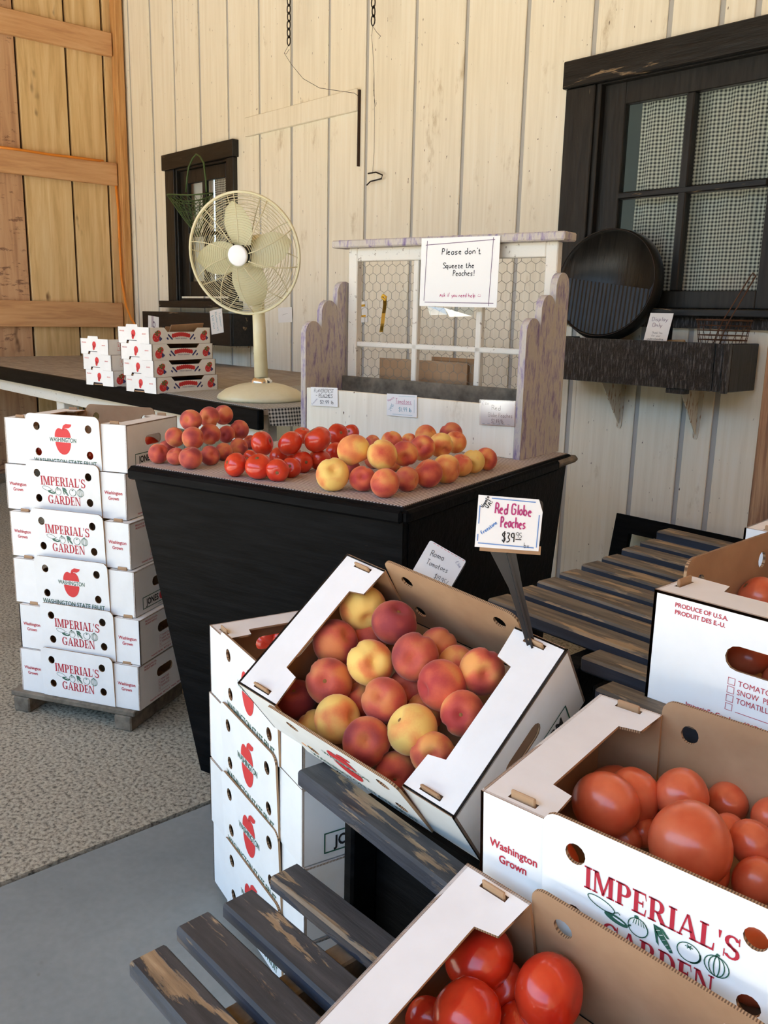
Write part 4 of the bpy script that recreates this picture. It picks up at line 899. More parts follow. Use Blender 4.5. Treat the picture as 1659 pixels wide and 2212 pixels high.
def berry_carton(label, M, W_, D_, H_, style, seed, group):
    c = thing('berry_carton', label, 'carton', M, group); f0, fl_, fr_, bk = bfr(W_, D_)
    long_ = [(-W_/2, 0), (W_/2, 0), (W_/2, H_), (W_*.27, H_), (W_*.22, H_*.74), (-W_*.22, H_*.74), (-W_*.27, H_), (-W_/2, H_)]
    for nm, Mx in (('side_panel', f0), ('side_panel', bk)):
        b = MB(); b.plate([long_], .004, Mx, (0, 1, 2)); p = part(nm, b, WKE, c)
        if Mx is f0:
            q = MB()
            if style == 0:
                berry_print(q, Mx, -W_*.385, H_*.48, 1.25, seed); berry_print(q, Mx, W_*.385, H_*.5, 1.15, seed+1)
                for i in range(9): flat(q, ell(-W_*.13+W_*.0325*i, H_*.50+.006*math.sin(math.pi*i/8), .0085, .010, 12), Mx, 0)
                for i in range(16): flat(q, ell((-1 if i % 2 else 1)*(W_*.15+.004*(i//2)), H_*(.30+.05*(i//2 % 6)), .0042, .0042, 8), Mx, 2, EPS*2)
                flat(q, [(-.05, H_*.28), (.05, H_*.28), (.05, H_*.38), (-.05, H_*.38)], Mx, 3, EPS*1.8); text(q, 'FRESH BERRIES', 0, H_*.33, Mx @ T(0, 0, .001), 2, h=.005, w=.07)
            else:
                for i in range(3): flat(q, ell(W_*.05+.018*i, H_*(.40 if i % 2 else .55), .016, .016, 14), Mx, 2)
                flat(q, ell(W_*.10, H_*.82, .018, .008, 12, rot=25), Mx, 1); text(q, 'LOCALLY', -W_*.22, H_*.62, Mx, 0, h=.012, w=.09); text(q, 'GROWN', -W_*.22, H_*.42, Mx, 0, h=.012, w=.075); stroke(q, [(-W_*.36, H_*.3), (-W_*.08, H_*.3), (-W_*.08, H_*.78), (-W_*.36, H_*.78)], .0015, Mx, 0, True); flat(q, ell(-W_*.22, H_*.2, .018, .008, 10), Mx, 0)
            part('printed_mark', q, [M_redl, M_leaf, M_blueberry, M_card], p)
    for Mx in (fl_, fr_):
        P = [(-D_/2, 0), (-.05, 0), (-.045, .014), (.02, .014), (.025, 0), (D_/2, 0), (D_/2, H_), (.03, H_), (.028, H_+.012), (-.045, H_+.012), (-.05, H_), (-D_/2, H_)]
        b = MB(); b.plate([P], .004, Mx, (0, 1, 2)); p = part('end_panel', b, WKE, c)
        q = MB(); flat(q, ell(0, H_*.62, .014, .016, 12), Mx, 0); flat(q, ell(-.004, H_*.42, .008, .012, 10), Mx, 0); text(q, 'FRAGILE', -D_*.36, H_*.75, Mx, 0, h=.006); text(q, 'BERRIES', D_*.33, H_*.6, Mx, 0, h=.005); part('printed_mark', q, [M_redl], p)
    b = MB(); b.box(-W_/2+.005, W_/2-.005, -D_/2+.005, D_/2-.005, .002, .006); part('bottom_panel', b, M_kraft, c)
    b = MB(); b.box(-W_/2+.012, W_/2-.012, -D_/2+.012, D_/2-.012, .007, H_*.66); part('berry_fill', b, M_blueinset, c)
    return c
A0, A1, A2 = onz(287, 843, LZ+.003), onz(340, 850, LZ+.003), onz(463, 829, LZ+.003)
by = 103.0; bw = .365; bd = .21
bx = Vector((math.cos(rad(by)), math.sin(rad(by)), 0)); byv = Vector((-bx.y, bx.x, 0)); bc = A1+bx*bw/2+byv*bd/2
hpx = .0715
LB = ['bottom strawberry and blueberry carton in the four high stack on the counter', 'second berry carton up in the four high stack on the counter', 'third berry carton up in the four high stack on the counter', 'top open berry carton of the four high stack on the counter']
for i in range(4): berry_carton(LB[i], T(bc.x-.012*i, bc.y-.004*i, LZ+.0002+hpx*i) @ RZ(by+random.uniform(-1, 1)), bw, bd, hpx-.0005, 0, i*7, 'berry cartons in the four high stack')
D1 = onz(246, 836, LZ); bc2 = D1+bx*.18+byv*.105
LB2 = ['bottom strawberry carton of the three high stack on the counter', 'middle blueberry carton of the three high stack on the counter', 'top blueberry carton of the three high stack on the counter']
for i in range(3): berry_carton(LB2[i], T(bc2.x-.012*i, bc2.y-.004*i, LZ+.0002+.0735*i) @ RZ(by+random.uniform(-1, 1)), .36, .21, .073, 0 if i == 0 else 1, 40+i*7, 'berry cartons in the three high stack')
b = MB(); b.plate([[(-.1, 0), (.1, 0), (.09, .06), (-.1, .05)]], .004, frame((0, 0, 0), (1, 0, 0), (0, -.5, 1)), (0, 0, 0)); tag(part('cardboard_flap', b, M_kraft, None, T(bc.x+.02, bc.y+.06, LZ+4*hpx-.035) @ RZ(by)), 'torn brown cardboard flap sticking up from the top berry carton', 'cardboard')
# ------------------------------------------------------------------ fruit
def fruit_mesh(kind, seed):
    rn = random.Random(seed); b = MB(); N, K = 28, 18; vs = []
    ph = rn.uniform(0, 6.28)
    for i in range(K+1):
        th = math.pi*i/K
        for j in range(N):
            a = 2*math.pi*j/N
            if kind == 'peach':
                cl = abs(((a+math.pi) % (2*math.pi))-math.pi)      # cleft along a = 0
                r = 1-.115*math.exp(-(cl/.17)**2)*math.sin(th)**.6*(1 if th < 2.4 else .5)+.02*math.sin(2*a+ph)*math.sin(th)
                z = math.cos(th)*.95-.30*math.exp(-(th/.30)**2)+.05*math.exp(-((math.pi-th)/.3)**2)*-1*-1*.6
            elif kind == 'tomato':
                r = 1+.022*math.cos(5*a+ph)*math.sin(th)*(1 if th < 1.6 else .4)+.02*math.sin(a+ph); z = math.cos(th)*.86-.13*math.exp(-(th/.36)**2)
            else:
                r = 1+.025*math.sin(a+ph)+.02*math.cos(3*a+ph); z = math.cos(th)*1.12-.08*math.exp(-(th/.3)**2)
            s = math.sin(th)
            vs.append((r*s*math.cos(a), r*s*math.sin(a), z))
    fs = [(i*N+j, (i+1)*N+j, (i+1)*N+(j+1) % N, i*N+(j+1) % N) for i in range(K) for j in range(N)]
    b.add(vs, fs, 0, True); return b
FM = {}
def fm(kind, i, m):
    k = (kind, i, m.name)
    if k not in FM: FM[k] = fruit_mesh(kind, i*13+5).mesh(kind, [m])
    return FM[k]
scar = MB(); scar.lathe([(0, .78), (.10, .765), (.15, .735)], 9)
for a in range(0, 360, 72): scar.add([(.05, -.03, .77), (.05, .03, .77), (.22, 0, .765)], [(0, 2, 1), (0, 1, 2)], 0, False, RZ(a))
scar_m = scar.mesh('stem_scar', [M_stem])
pit = MB(); pit.lathe([(0, .71), (.06, .70), (.13, .66)], 10); pit_m = pit.mesh('stem_hollow', [M_pit])
RF = random.Random(11); PLACED = []
def fruit(kind, m, p, r, label, group, axis=None, spin=None, mark=None):
    name = 'peach' if kind == 'peach' else 'tomato'
    if axis is None: axis = (Vector((RF.uniform(-1, 1), RF.uniform(-1, 1), RF.uniform(-.6, 1)))+(C_O-p).normalized()*.75).normalized()
    q = Vector((0, 0, 1)).rotation_difference(axis).to_matrix().to_4x4()
    o = obj(name, fm(kind, RF.randrange(4), m), None, T(*p) @ q @ RZ(spin if spin is not None else RF.uniform(0, 360)) @ Matrix.Scale(r, 4))
    tag(o, label, name, group); PLACED.append((Vector(p), r))
    if kind == 'tomato' or kind == 'roma':
        if mark is not False: obj('stem_scar', scar_m, o)
    elif mark: obj('stem_hollow', pit_m, o)
    return o
def tv_(n=(0, 0, 1), tilt=.5):  # axis mostly sideways towards the viewer
    return None
def on_table(x, y, rpx, k, zt=TOPZ):
    """fruit seen at pixel (x, y) with radius rpx lying k layers up from the surface"""
    r = .035
    for _ in range(8):
        z = zt+r*.93*(1+1.42*k); p = onz(x, y, z); r = rpx*depth(p)/F_PX
    return p, r
def pile(lst, sc, ox, oy, kind, mats, label, group, rs=1.0, shift=0):
    for e in lst:
        x, y, rp, k = e[:4]; p, r = on_table(ox+x/sc, oy+y/sc, rp/sc*rs, k)
        mt = mats[e[4] if len(e) > 4 else RF.randrange(len(mats))]; lb = label[min(int(k+.5), len(label)-1)].replace('golden and red', {M_peachY.name: 'mostly yellow', M_peachO.name: 'orange blushed', M_peachR.name: 'dark red'}.get(mt.name, ''))
        fruit(kind, mt, p, r, lb, group)
pile([(860,955,56,0),(955,970,50,0),(1035,978,65,0),(1140,965,55,0),(1215,945,50,0),(1298,920,50,0),(1362,893,40,0),(905,925,44,0),(950,865,55,1),(1048,870,63,1),(1140,850,58,1),(1230,850,47,1),(1300,825,53,1),(1037,775,60,2),(1137,757,57,2),(1212,745,55,2)], 2.514, 0, 600, 'peach', [M_peachR], ['dusky red peach in the bottom row of the pyramid beside the carton stack', 'dusky red peach in the middle row of the pyramid beside the carton stack', 'dusky red peach on top of the pyramid beside the carton stack'], 'dusky peaches piled on the table')
pile([(627,195,65,0),(762,203,74,0),(868,225,63,0),(945,210,55,0),(1010,180,58,0),(1105,165,60,0),(1195,128,58,0),(870,150,52,0),(712,150,38,0),(960,140,48,0),(780,72,66,1),(940,72,68,1),(1095,50,75,1),(1010,28,50,1),(1210,22,58,1),(1285,12,44,1)], 2.633, 270, 930, 'tomato', [M_tom], ['red tomato in the bottom row of the pile between the peaches', 'red tomato in the upper row of the pile between the peaches'], 'tomatoes piled on the table', 1.08)
pile([(298,1370,93,0,0),(460,1393,72,0,1),(582,1417,82,0,1),(700,1395,70,0,2),(818,1365,80,0,1),(915,1340,82,0,0),(995,1320,64,0,1),(1060,1300,66,0,0),(1130,1287,63,0,1),(395,1340,55,0,2),(520,1290,50,0,1),(620,1300,55,0,1),(412,1237,90,1,0),(567,1263,84,1,0),(690,1257,72,1,1),(785,1225,70,1,1),(885,1210,68,1,0),(965,1195,62,1,0),(1035,1215,35,.0,1),(515,1195,42,1,2),(620,1190,58,1,1),(715,1190,45,1,1),(805,1160,62,1,1),(940,1150,64,1,2)], 2.514, 600, 480, 'peach', [M_peachY, M_peachO, M_peachR], ['golden and red peach in the bottom row of the large pile near the rack', 'golden and red peach in the upper row of the large pile near the rack'], 'golden peaches piled on the table')
def in_box(M, x, y, rpx, hl):
    """fruit at pixel (x, y) inside a carton, hl above its floor"""
    n = (M.to_3x3() @ Vector((0, 0, 1))).normalized(); o = M @ Vector((0, 0, hl)); p = onpl(x, y, o, n); return p, rpx*depth(p)/F_PX
def boxful(M, lst, sc, ox, oy, kind, mats, label, group, low=None, rs=1.0):
    for e in lst:
        p, r = in_box(M, ox+e[0]/sc, oy+e[1]/sc, e[2]/sc*rs, e[3])
        mt = mats[e[4] if len(e) > 4 else RF.randrange(len(mats))]
        lb = label if e[3] > .06 or low is None else low
        if kind == 'peach': lb = lb.replace('ripe peach', {M_peachY.name: 'mostly yellow peach', M_peachO.name: 'orange and red peach', M_peachR.name: 'dark red peach'}[mt.name])
        if e[2] == 180: lb = 'biggest tomato, lying on top of the others in the open vegetable carton'
        fruit(e[5] if len(e) > 5 else kind, mt, p, r, lb, group, mark=RF.random() < .3)
boxful(P_M, [(675,312,96,.085,0),(805,372,95,.092,2),(562,455,97,.088,2),(705,537,97,.10,0),(890,512,100,.098,2),(535,615,98,.092,2),(762,692,96,.095,2),(1000,630,106,.10,1),(1165,572,97,.09,1),(570,768,99,.09,0),(690,862,102,.09,2),(878,812,107,.098,0),(1085,745,94,.095,1),(962,912,93,.09,1),(985,470,80,.055,2),(1060,545,80,.05,1),(810,985,85,.05,1),(400,690,85,.05,2),(860,640,80,.045,1),(660,695,80,.045,1),(640,600,80,.04,2),(700,430,80,.045,1),(480,810,80,.045,0),(560,560,80,.04,1),(930,740,80,.04,1),(760,800,80,.04,2)], 1.907, 430, 1150, 'peach', [M_peachY, M_peachO, M_peachR], 'ripe peach on top in the tilted white carton', 'peaches in the tilted carton', 'ripe peach in the lower layer of the tilted white carton')
boxful(R_M, [(940,487,138,.088),(1052,455,120,.075),(1275,445,118,.085),(1320,660,180,.094),(1482,615,85,.065),(1592,660,98,.075),(1390,790,95,.055),(1605,825,100,.06),(1105,610,70,.045),(1030,640,70,.045),(1180,600,80,.04),(1480,480,90,.05),(1700,560,100,.06),(1760,760,110,.06)], 2.0507, 850, 1500, 'roma', [M_tomO], 'large orange red tomato on top in the open vegetable carton', 'tomatoes in the open vegetable carton', 'orange red tomato in the lower layer of the open vegetable carton')
boxful(B_M, [(380,1165,158,.075),(325,1420,158,.085),(690,1320,170,.075),(480,1290,110,.05),(150,1440,100,.05),(560,1480,120,.04)], 2.0507, 850, 1500, 'tomato', [M_tom], 'round red tomato on top in the carton on the lowest slats', 'tomatoes in the carton on the lowest slats', 'red tomato in the lower layer of the carton on the lowest slats')
boxful(Q_M, [(1610,520,100,.095),(1560,800,105,.06),(1680,800,100,.06),(1720,560,100,.08),(1600,640,95,.05)], 2.186, 900, 1050, 'tomato', [M_tomO], 'orange red tomato inside the carton with the handle end', 'tomatoes in the handle end carton')
boxful(F_TOP, [(300,412,58,.07),(355,440,55,.06),(420,420,58,.06),(280,450,50,.05)], 1.907, 430, 1150, 'tomato', [M_tom], 'red tomato in the open apple carton behind the tilted peach carton', 'tomatoes in the apple carton')
def fill(M, m, label, group, hs=(.040, .095), xs=5, rr=.036):
    for hl in hs:
        for i in range(xs):
            for j in range(3):
                p = M @ Vector(((i-(xs-1)/2)*.078+RF.uniform(-.006, .006), (j-1)*.084+RF.uniform(-.006, .006), hl))
                if any((p-q).length < .88*(rr+r) for q, r in PLACED): continue
                if hl > .06 and not any((p-q).length < 1.5*(rr+r) and q.z < p.z for q, r in PLACED): continue
                fruit('tomato', m, p, rr*RF.uniform(.95, 1.04), label, group)
fill(R_M, M_tomO, 'orange red tomato in the lower layer of the open vegetable carton', 'tomatoes in the open vegetable carton', (.038,))
fill(B_M, M_tom, 'red tomato in the lower layer of the carton on the lowest slats', 'tomatoes in the carton on the lowest slats', (.038,))
fill(Q_M, M_tomO, 'orange red tomato inside the carton with the handle end', 'tomatoes in the handle end carton', (.038,))
fill(F_TOP, M_tom, 'red tomato in the open apple carton behind the tilted peach carton', 'tomatoes in the apple carton', (.038,))
for i, m in enumerate(STK):    # fruit seen through the holes and handles of the stacked cartons
    pass
tm = STK[5].matrix_basis
for i, (x, y) in enumerate(((.15, -.06), (.16, .06), (.05, -.09), (-.12, -.09))): fruit('tomato', M_tom, tm @ Vector((x, y, .042)), .038, 'red tomato inside the top carton of the pallet stack', 'tomatoes in the top stacked carton')

# ------------------------------------------------------------------ cards and signs
def card(name, label, M, w, h, draw, mats, cat='sign', th=.0012, outline=None):
    t = thing(name, label, cat, M); b = MB(); b.plate([outline or rrect(-w/2, w/2, -h/2, h/2, 0, 0)], th, Matrix.Identity(4), (0, 0, 0)); p = part('paper', b, M_paper, t)
    q = MB(); draw(q, Matrix.Identity(4)); part('writing', q, mats, p); return t
def quadframe(tl_, tr_, bl_, plane_p, plane_n):
    """frame and size of a card from three corner pixels on a plane"""
    a, b, c = (onpl(*p, plane_p, plane_n) for p in (tl_, tr_, bl_)); u = b-a; v = a-c
    o = a+u/2-v/2; return frame(o, u, v), u.length, v.length
rn_ = (RK.to_3x3() @ Vector((0, -1, 0)))
pf = RK @ Vector((0, fy0-.034, 0))
Mx, w, h = quadframe((912, 515), (1082, 509), (905, 661), pf, rn_)
def d1(q, M):
    for pts in ([(-.44, .40), (.44, .45)], [(-.43, -.44), (.46, -.44)], [(-.42, .46), (-.44, -.42)], [(.42, .48), (.40, -.48)]): stroke(q, [(a*w, b*h) for a, b in pts], .002, M, 1)
    hand(q, "Please don't", .03*w, .30*h, .50*w, M, 0, h=.085*h, pen=.0026); hand(q, 'Squeeze the', .0*w, .10*h, .40*w, M, 0, h=.075*h, pen=.0024); hand(q, 'Peaches!', .07*w, -.01*h, .27*w, M, 0, h=.08*h, pen=.0024)
    hand(q, 'Ask if you need help', .0, -.33*h, .46*w, M, 2, h=.055*h, pen=.0016); stroke(q, [(.26*w, -.335*h), (.28*w, -.35*h), (.30*w, -.335*h)], .0014, M, 2); stroke(q, [(.27*w, -.31*h), (.27*w, -.32*h)], .0014, M, 2); stroke(q, [(.29*w, -.31*h), (.29*w, -.32*h)], .0014, M, 2)
card('paper_sign', 'large white paper sign asking not to squeeze, taped on the display rack', Mx, w, h, d1, [M_inkk, M_purple, M_pink])
b = MB(); b.add([(-.17*w, -.52*h, 0), (.22*w, -.50*h, 0), (.20*w, -.63*h, .002), (-.10*w, -.65*h, -.002)], [(0, 1, 2, 3)]); b.add([(-.40*w, -.5*h, 0), (-.17*w, -.52*h, 0), (-.12*w, -.62*h, .003), (-.36*w, -.63*h, 0)], [(0, 1, 2, 3)]); tag(part('plastic_sleeve', b, M_film, None, Mx @ T(0, 0, -.003)), 'crinkled clear plastic sleeve hanging below the large paper sign', 'plastic sleeve')
p0 = RK @ Vector((0, -.001, 0)); zt_ = lambda x, y: (x, y)
Mx2, w2_, h2_ = quadframe((672, 836), (730, 838), (671, 876), p0, rn_)
def d2(q, M): hand(q, 'FLAVORCREST', 0, .32*h2_, .72*w2_, M, 0, h=.18*h2_); hand(q, '- PEACHES', .0, .07*h2_, .62*w2_, M, 0, h=.18*h2_); hand(q, '$2.99 lb', .1*w2_, -.28*h2_, .5*w2_, M, 0, h=.18*h2_); hand(q, 'Freestone', -.36*w2_, -.26*h2_, .26*w2_, M, 1, rot=40); stroke(q, [(-.2*w2_, -.03*h2_), (.3*w2_, -.03*h2_)], .0008, M, 0)
card('price_card', 'small white peach price card clipped at the left of the rack front', Mx2, w2_, h2_, d2, [M_inkk, M_blueberry])
Mx3, w3, h3 = quadframe((836, 850), (901, 854), (835, 897), p0, rn_)
def d3(q, M): hand(q, 'Tomatoes', .06*w3, .20*h3, .52*w3, M, 1, h=.2*h3); stroke(q, [(-.2*w3, .06*h3), (.34*w3, .06*h3)], .0009, M, 1); hand(q, '$1.99 lb', .12*w3, -.18*h3, .42*w3, M, 2, h=.18*h3); hand(q, 'Wapato', -.36*w3, .27*h3, .24*w3, M, 1, rot=25); hand(q, '2995', -.34*w3, -.12*h3, .2*w3, M, 2, rot=60); stroke(q, [(-.1*w3, .42*h3), (.46*w3, .42*h3)], .0007, M, 2); stroke(q, [(-.3*w3, -.42*h3), (.36*w3, -.42*h3)], .0007, M, 2); stroke(q, [(.42*w3, .3*h3), (.42*w3, -.3*h3)], .0007, M, 2)
card('price_card', 'small white tomato price card with pink writing, middle of the rack front', Mx3, w3, h3, d3, [M_inkk, M_pink, M_teal])
Mx4, w4, h4 = quadframe((1041, 865), (1114, 868), (1037, 916), p0, rn_)
def d4(q, M): hand(q, 'Red', -.04*w4, .22*h4, .26*w4, M, 0, h=.2*h4); hand(q, 'Globe Peaches', .08*w4, -.08*h4, .72*w4, M, 0, h=.18*h4); hand(q, '$2.49/lb', .0, -.34*h4, .36*w4, M, 0, h=.17*h4); hand(q, 'E.WA', -.36*w4, .38*h4, .18*w4, M, 0); [stroke(q, [(x*w4, -.46*h4), ((x+.07)*w4, -.46*h4)], .0007, M, 1) for x in (-.45, -.3, -.15, 0, .15, .3)]
card('price_card', 'peach price card in clear plastic at the right of the rack front', Mx4, w4, h4, d4, [M_inkk, M_teal])
b = MB(); b.plate([rrect(-w4*.54, w4*.54, -h4*.54, h4*.54, 0, 0)], 0, Matrix.Identity(4)); tag(part('plastic_sleeve', b, M_film, None, Mx4 @ T(0, 0, .002)), 'clear plastic sleeve over the price card at the right of the rack', 'plastic sleeve')
# price sign on black holder in the tilted carton
sb = P_M @ Vector((CW/2-.0475, CD/2-.019, CH+.004)); 
st_top = onpl(1096, 1190, sb, Vector((C_F.x, C_F.y, 0)).normalized())
hs = thing('price_sign', 'white card with pink peach price on a black plastic holder above the tilted carton', 'sign', T(*sb))
b = MB(); s0 = Vector((0, 0, -.06)); s1 = st_top-sb
sidev = C_R*.5
L5 = s1.length; b.plate([[(-.005, -.02), (.005, -.02), (.008, L5*.3), (.0085, L5*.6), (.012, L5*1.02), (-.022, L5*1.02), (-.010, L5*.62), (-.0075, L5*.3)]], .005, frame(C_F*.006, C_R-s1.normalized()*C_R.dot(s1.normalized()), s1), (0, 0, 0)); b.beam(Vector((0, 0, 0))+s1.normalized()*-.015+C_F*.003, s1*.98+C_F*.003, .003, .006, 0, -C_F); part('holder', b, M_plastic, hs)
cn = (-C_F+C_R*.10).normalized(); o5 = st_top+C_F*-.006
a5, b5, c5 = (onpl(*p, o5, cn) for p in ((1036, 1069), (1176, 1080), (1024, 1181)))
u5, v5 = b5-a5, a5-c5; w5, h5 = u5.length, v5.length; Mx5 = T(*(-sb)) @ frame(a5+u5/2-v5/2, u5, v5)
b = MB(); b.plate([[(-w5/2, -h5/2), (w5*.48, -h5/2), (w5/2, h5*.26), (w5*.43, h5*.5), (-w5/2, h5/2)]], .0015, Mx5, (0, 0, 0)); pc = part('card', b, M_paper, hs)
b = MB(); b.plate([rrect(-w5*.44, w5*.51, -h5*.3, h5*.49, 0, .006)], .003, Mx5 @ T(0, 0, -.0025), (0, 0, 0)); part('backing', b, M_plastic, hs)
b = MB(); b.plate([rrect(-w5*.42, w5*.52, -h5*.57, -h5*.4, 0, 0)], .001, Mx5 @ T(0, 0, -.0018), (0, 0, 0)); part('tape_flap', b, M_kraft, hs)
q = MB(); hand(q, 'Red Globe', .05*w5, .27*h5, .56*w5, Mx5, 1, h=.2*h5, pen=.0021); hand(q, 'Peaches', .06*w5, .02*h5, .38*w5, Mx5, 1, h=.2*h5, pen=.0021); hand(q, '$39', .0, -.27*h5, .19*w5, Mx5, 0, h=.17*h5, pen=.0016); hand(q, '95', .16*w5, -.22*h5, .09*w5, Mx5, 0, h=.1*h5); stroke(q, [(.11*w5, -.30*h5), (.2*w5, -.30*h5)], .0014, Mx5, 0); hand(q, 'bx', .29*w5, -.40*h5, .08*w5, Mx5, 0, h=.1*h5)
hand(q, 'Wapato', -.40*w5, .38*h5, .19*w5, Mx5, 0, rot=65, pen=.001); hand(q, 'WA!', -.34*w5, .33*h5, .12*w5, Mx5, 0, rot=65, pen=.001); hand(q, 'Freestone', -.31*w5, -.11*h5, .28*w5, Mx5, 2, rot=40, pen=.0012)
for pts in ([(-.3, .455), (.38, .44)], [(.45, .2), (.44, -.43)], [(-.46, -.42), (.40, -.44)], [(-.47, .3), (-.47, -.05)], [(-.47, -.25), (-.47, -.38)]): stroke(q, [(x*w5, y*h5) for x, y in pts], .0013, Mx5, 2)
part('writing', q, [M_inkk, M_pink, M_blue], pc)
# roma card in the apple carton
rp_ = F_TOP @ Vector((CW/2-.05, CD/2-.012, CH-.03)); rt = onpl(948, 1250, rp_, Vector((C_F.x, C_F.y, 0)).normalized())
rs_ = thing('price_sign', 'tilted white roma tomato price card behind the tilted peach carton', 'sign', T(*rp_))
b = MB(); b.beam((0, 0, -.03), rt-rp_, .010, .005, 0, -C_F); part('holder', b, M_plastic, rs_)
cn6 = -C_F; a6, b6, c6 = (onpl(*p, rt-C_F*.004, cn6) for p in ((937, 1172), (1015, 1217), (888, 1223)))
u6, v6 = b6-a6, a6-c6; w6, h6 = u6.length, v6.length*1.1; Mx6 = T(*(-rp_)) @ frame(a6+u6/2-v6.normalized()*h6/2, u6, v6)
b = MB(); b.plate([rrect(-w6/2, w6/2, -h6/2, h6/2, .004, .004)], .0012, Mx6, (0, 0, 0)); pc = part('card', b, M_paper, rs_)
q = MB(); hand(q, 'Roma', -.16*w6, .24*h6, .34*w6, Mx6, 0, h=.17*h6, rot=8); hand(q, 'Tomatoes', -.04*w6, -.02*h6, .56*w6, Mx6, 0, h=.15*h6, rot=6); hand(q, '$19.95/', .2*w6, -.3*h6, .36*w6, Mx6, 0, h=.13*h6); hand(q, 'E.WA', .38*w6, .30*h6, .16*w6, Mx6, 1, rot=-30)
for x in range(-4, 5): stroke(q, [(x*.1*w6, .47*h6), (x*.1*w6+.06*w6, .47*h6)], .0007, Mx6, 2)
part('writing', q, [M_inkk, M_blueberry, M_redl], pc)
b = MB(); b.plate([rrect(-w6*.4, w6*.53, -h6*.3, h6*.44, 0, .004)], .002, Mx6 @ T(0, 0, -.002), (0, 0, 0)); part('backing', b, M_plastic, rs_)

# ------------------------------------------------------------------ things on and at the white wall
YB = 3.10; z1b, z0b = 1.173, .996
xb0, xb1 = -2.42, ony(1578, 743, YB).x
wbx = thing('window_box', 'long cracked black wooden window box under the large window', 'window box', T((xb0+xb1)/2, 3.2, z0b)); WI = T(-(xb0+xb1)/2, -3.2, -z0b)
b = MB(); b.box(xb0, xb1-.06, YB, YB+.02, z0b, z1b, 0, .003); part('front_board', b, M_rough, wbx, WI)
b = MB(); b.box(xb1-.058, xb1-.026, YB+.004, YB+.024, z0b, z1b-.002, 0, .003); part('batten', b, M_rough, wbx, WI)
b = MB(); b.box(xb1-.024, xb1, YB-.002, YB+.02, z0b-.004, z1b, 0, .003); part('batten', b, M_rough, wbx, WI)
b = MB(); b.box(xb1-.02, xb1+.0, YB+.021, YW-.025, z0b, z1b, 0, .003); part('end_board', b, M_blackv, wbx, WI)
b = MB(); b.box(xb0, xb0+.02, YB+.021, YW-.025, z0b, z1b, 0, .003); part('end_board', b, M_blackv, wbx, WI)
b = MB(); b.box(xb0+.021, xb1-.021, YB+.021, YW-.025, z1b-.03, z1b-.012, 0, .003); part('shelf_board', b, M_greywood, wbx, WI)
b = MB(); b.box(xb0+.021, xb1-.021, YW-.045, YW-.026, z0b, z1b-.031, 0, .003); part('back_board', b, M_blackv, wbx, WI)
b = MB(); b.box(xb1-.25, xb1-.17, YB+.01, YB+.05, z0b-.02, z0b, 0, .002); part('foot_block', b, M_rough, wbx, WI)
SHZ = z1b-.0118
for nm, (x, zz0) in (('rusty white shelf bracket under the window box, nearer the produce table', (-2.18, .785)), ('rusty white shelf bracket under the window box, nearer the wooden post', (-1.815, .778))):
    br = thing('shelf_bracket', nm, 'bracket', T(x, YW-.004, zz0), 'shelf brackets under the window box')
    P = [(-.011, .01), (-.006, 0), (.006, 0), (.011, .01), (.021, z0b-zz0-.001), (-.021, z0b-zz0-.001)]
    b = MB(); b.plate([P], .004, frame((0, -.002, 0), (1, 0, 0), (0, 0, 1)), (0, 0, 0)); part('wall_plate', b, M_bracket, br)
    b = MB(); b.add([(-.002, -.006, .02), (-.002, -.006, z0b-zz0-.001), (-.002, -.16, z0b-zz0-.001), (.002, -.006, .02), (.002, -.006, z0b-zz0-.001), (.002, -.16, z0b-zz0-.001)], [(0, 1, 2), (5, 4, 3), (0, 3, 4, 1), (1, 4, 5, 2), (2, 5, 3, 0)]); part('rib', b, M_bracket, br)
# round pan leaning on the window box
pn = Vector((.12, -.97, .16)).normalized(); pc_ = onpl(1304, 622, (0, YW-.135, 1.35), Vector((0, 1, 0)))
e0 = onpl(1412, 650, pc_, -C_F); PR = .235
pc_.z = SHZ+.006+PR*.985
PM = frame(pc_, pn.cross(Vector((0, 0, 1))).normalized()*-1, Vector((0, 0, 1)))
PM = frame(pc_, Vector((0, 0, 1)).cross(pn), Vector((0, 0, 1))-pn*pn.z)
pan = thing('round_pan', 'large round dark metal pan leaning against the window on the window box', 'pan', PM)
b = MB(); b.lathe([(0, -.075), (PR*.97, -.075), (PR, -.06), (PR*.955, -.002), (PR*.925, 0), (PR*.915, -.022), (0, -.022)], 60); part('dish', b, M_pan, pan)
b = MB(); b.tube([(PR*.94*math.cos(rad(a)), PR*.94*math.sin(rad(a)), 0) for a in range(0, 360, 6)], .0035, 5, True); part('rim', b, M_iron, pan)
pl2 = MB(); n = 46; vs = []; fs = []
for i in range(n+1):
    x = -PR*.91+2*PR*.91*i/n; yb = -math.sqrt(max(0, (PR*.91)**2-x*x)); zz_ = -.006+.0035*(i % 2)
    vs += [(x, min(.03*-x/PR+.0, .05), zz_), (x, yb, zz_-.0)]
for i in range(n): fs.append((2*i, 2*i+1, 2*i+3, 2*i+2))
pl2.add(vs, fs); pl2.add([(v[0], v[1], v[2]-.003) for v in vs], [tuple(reversed(f)) for f in fs]); part('ridged_half_plate', pl2, M_pan, pan)
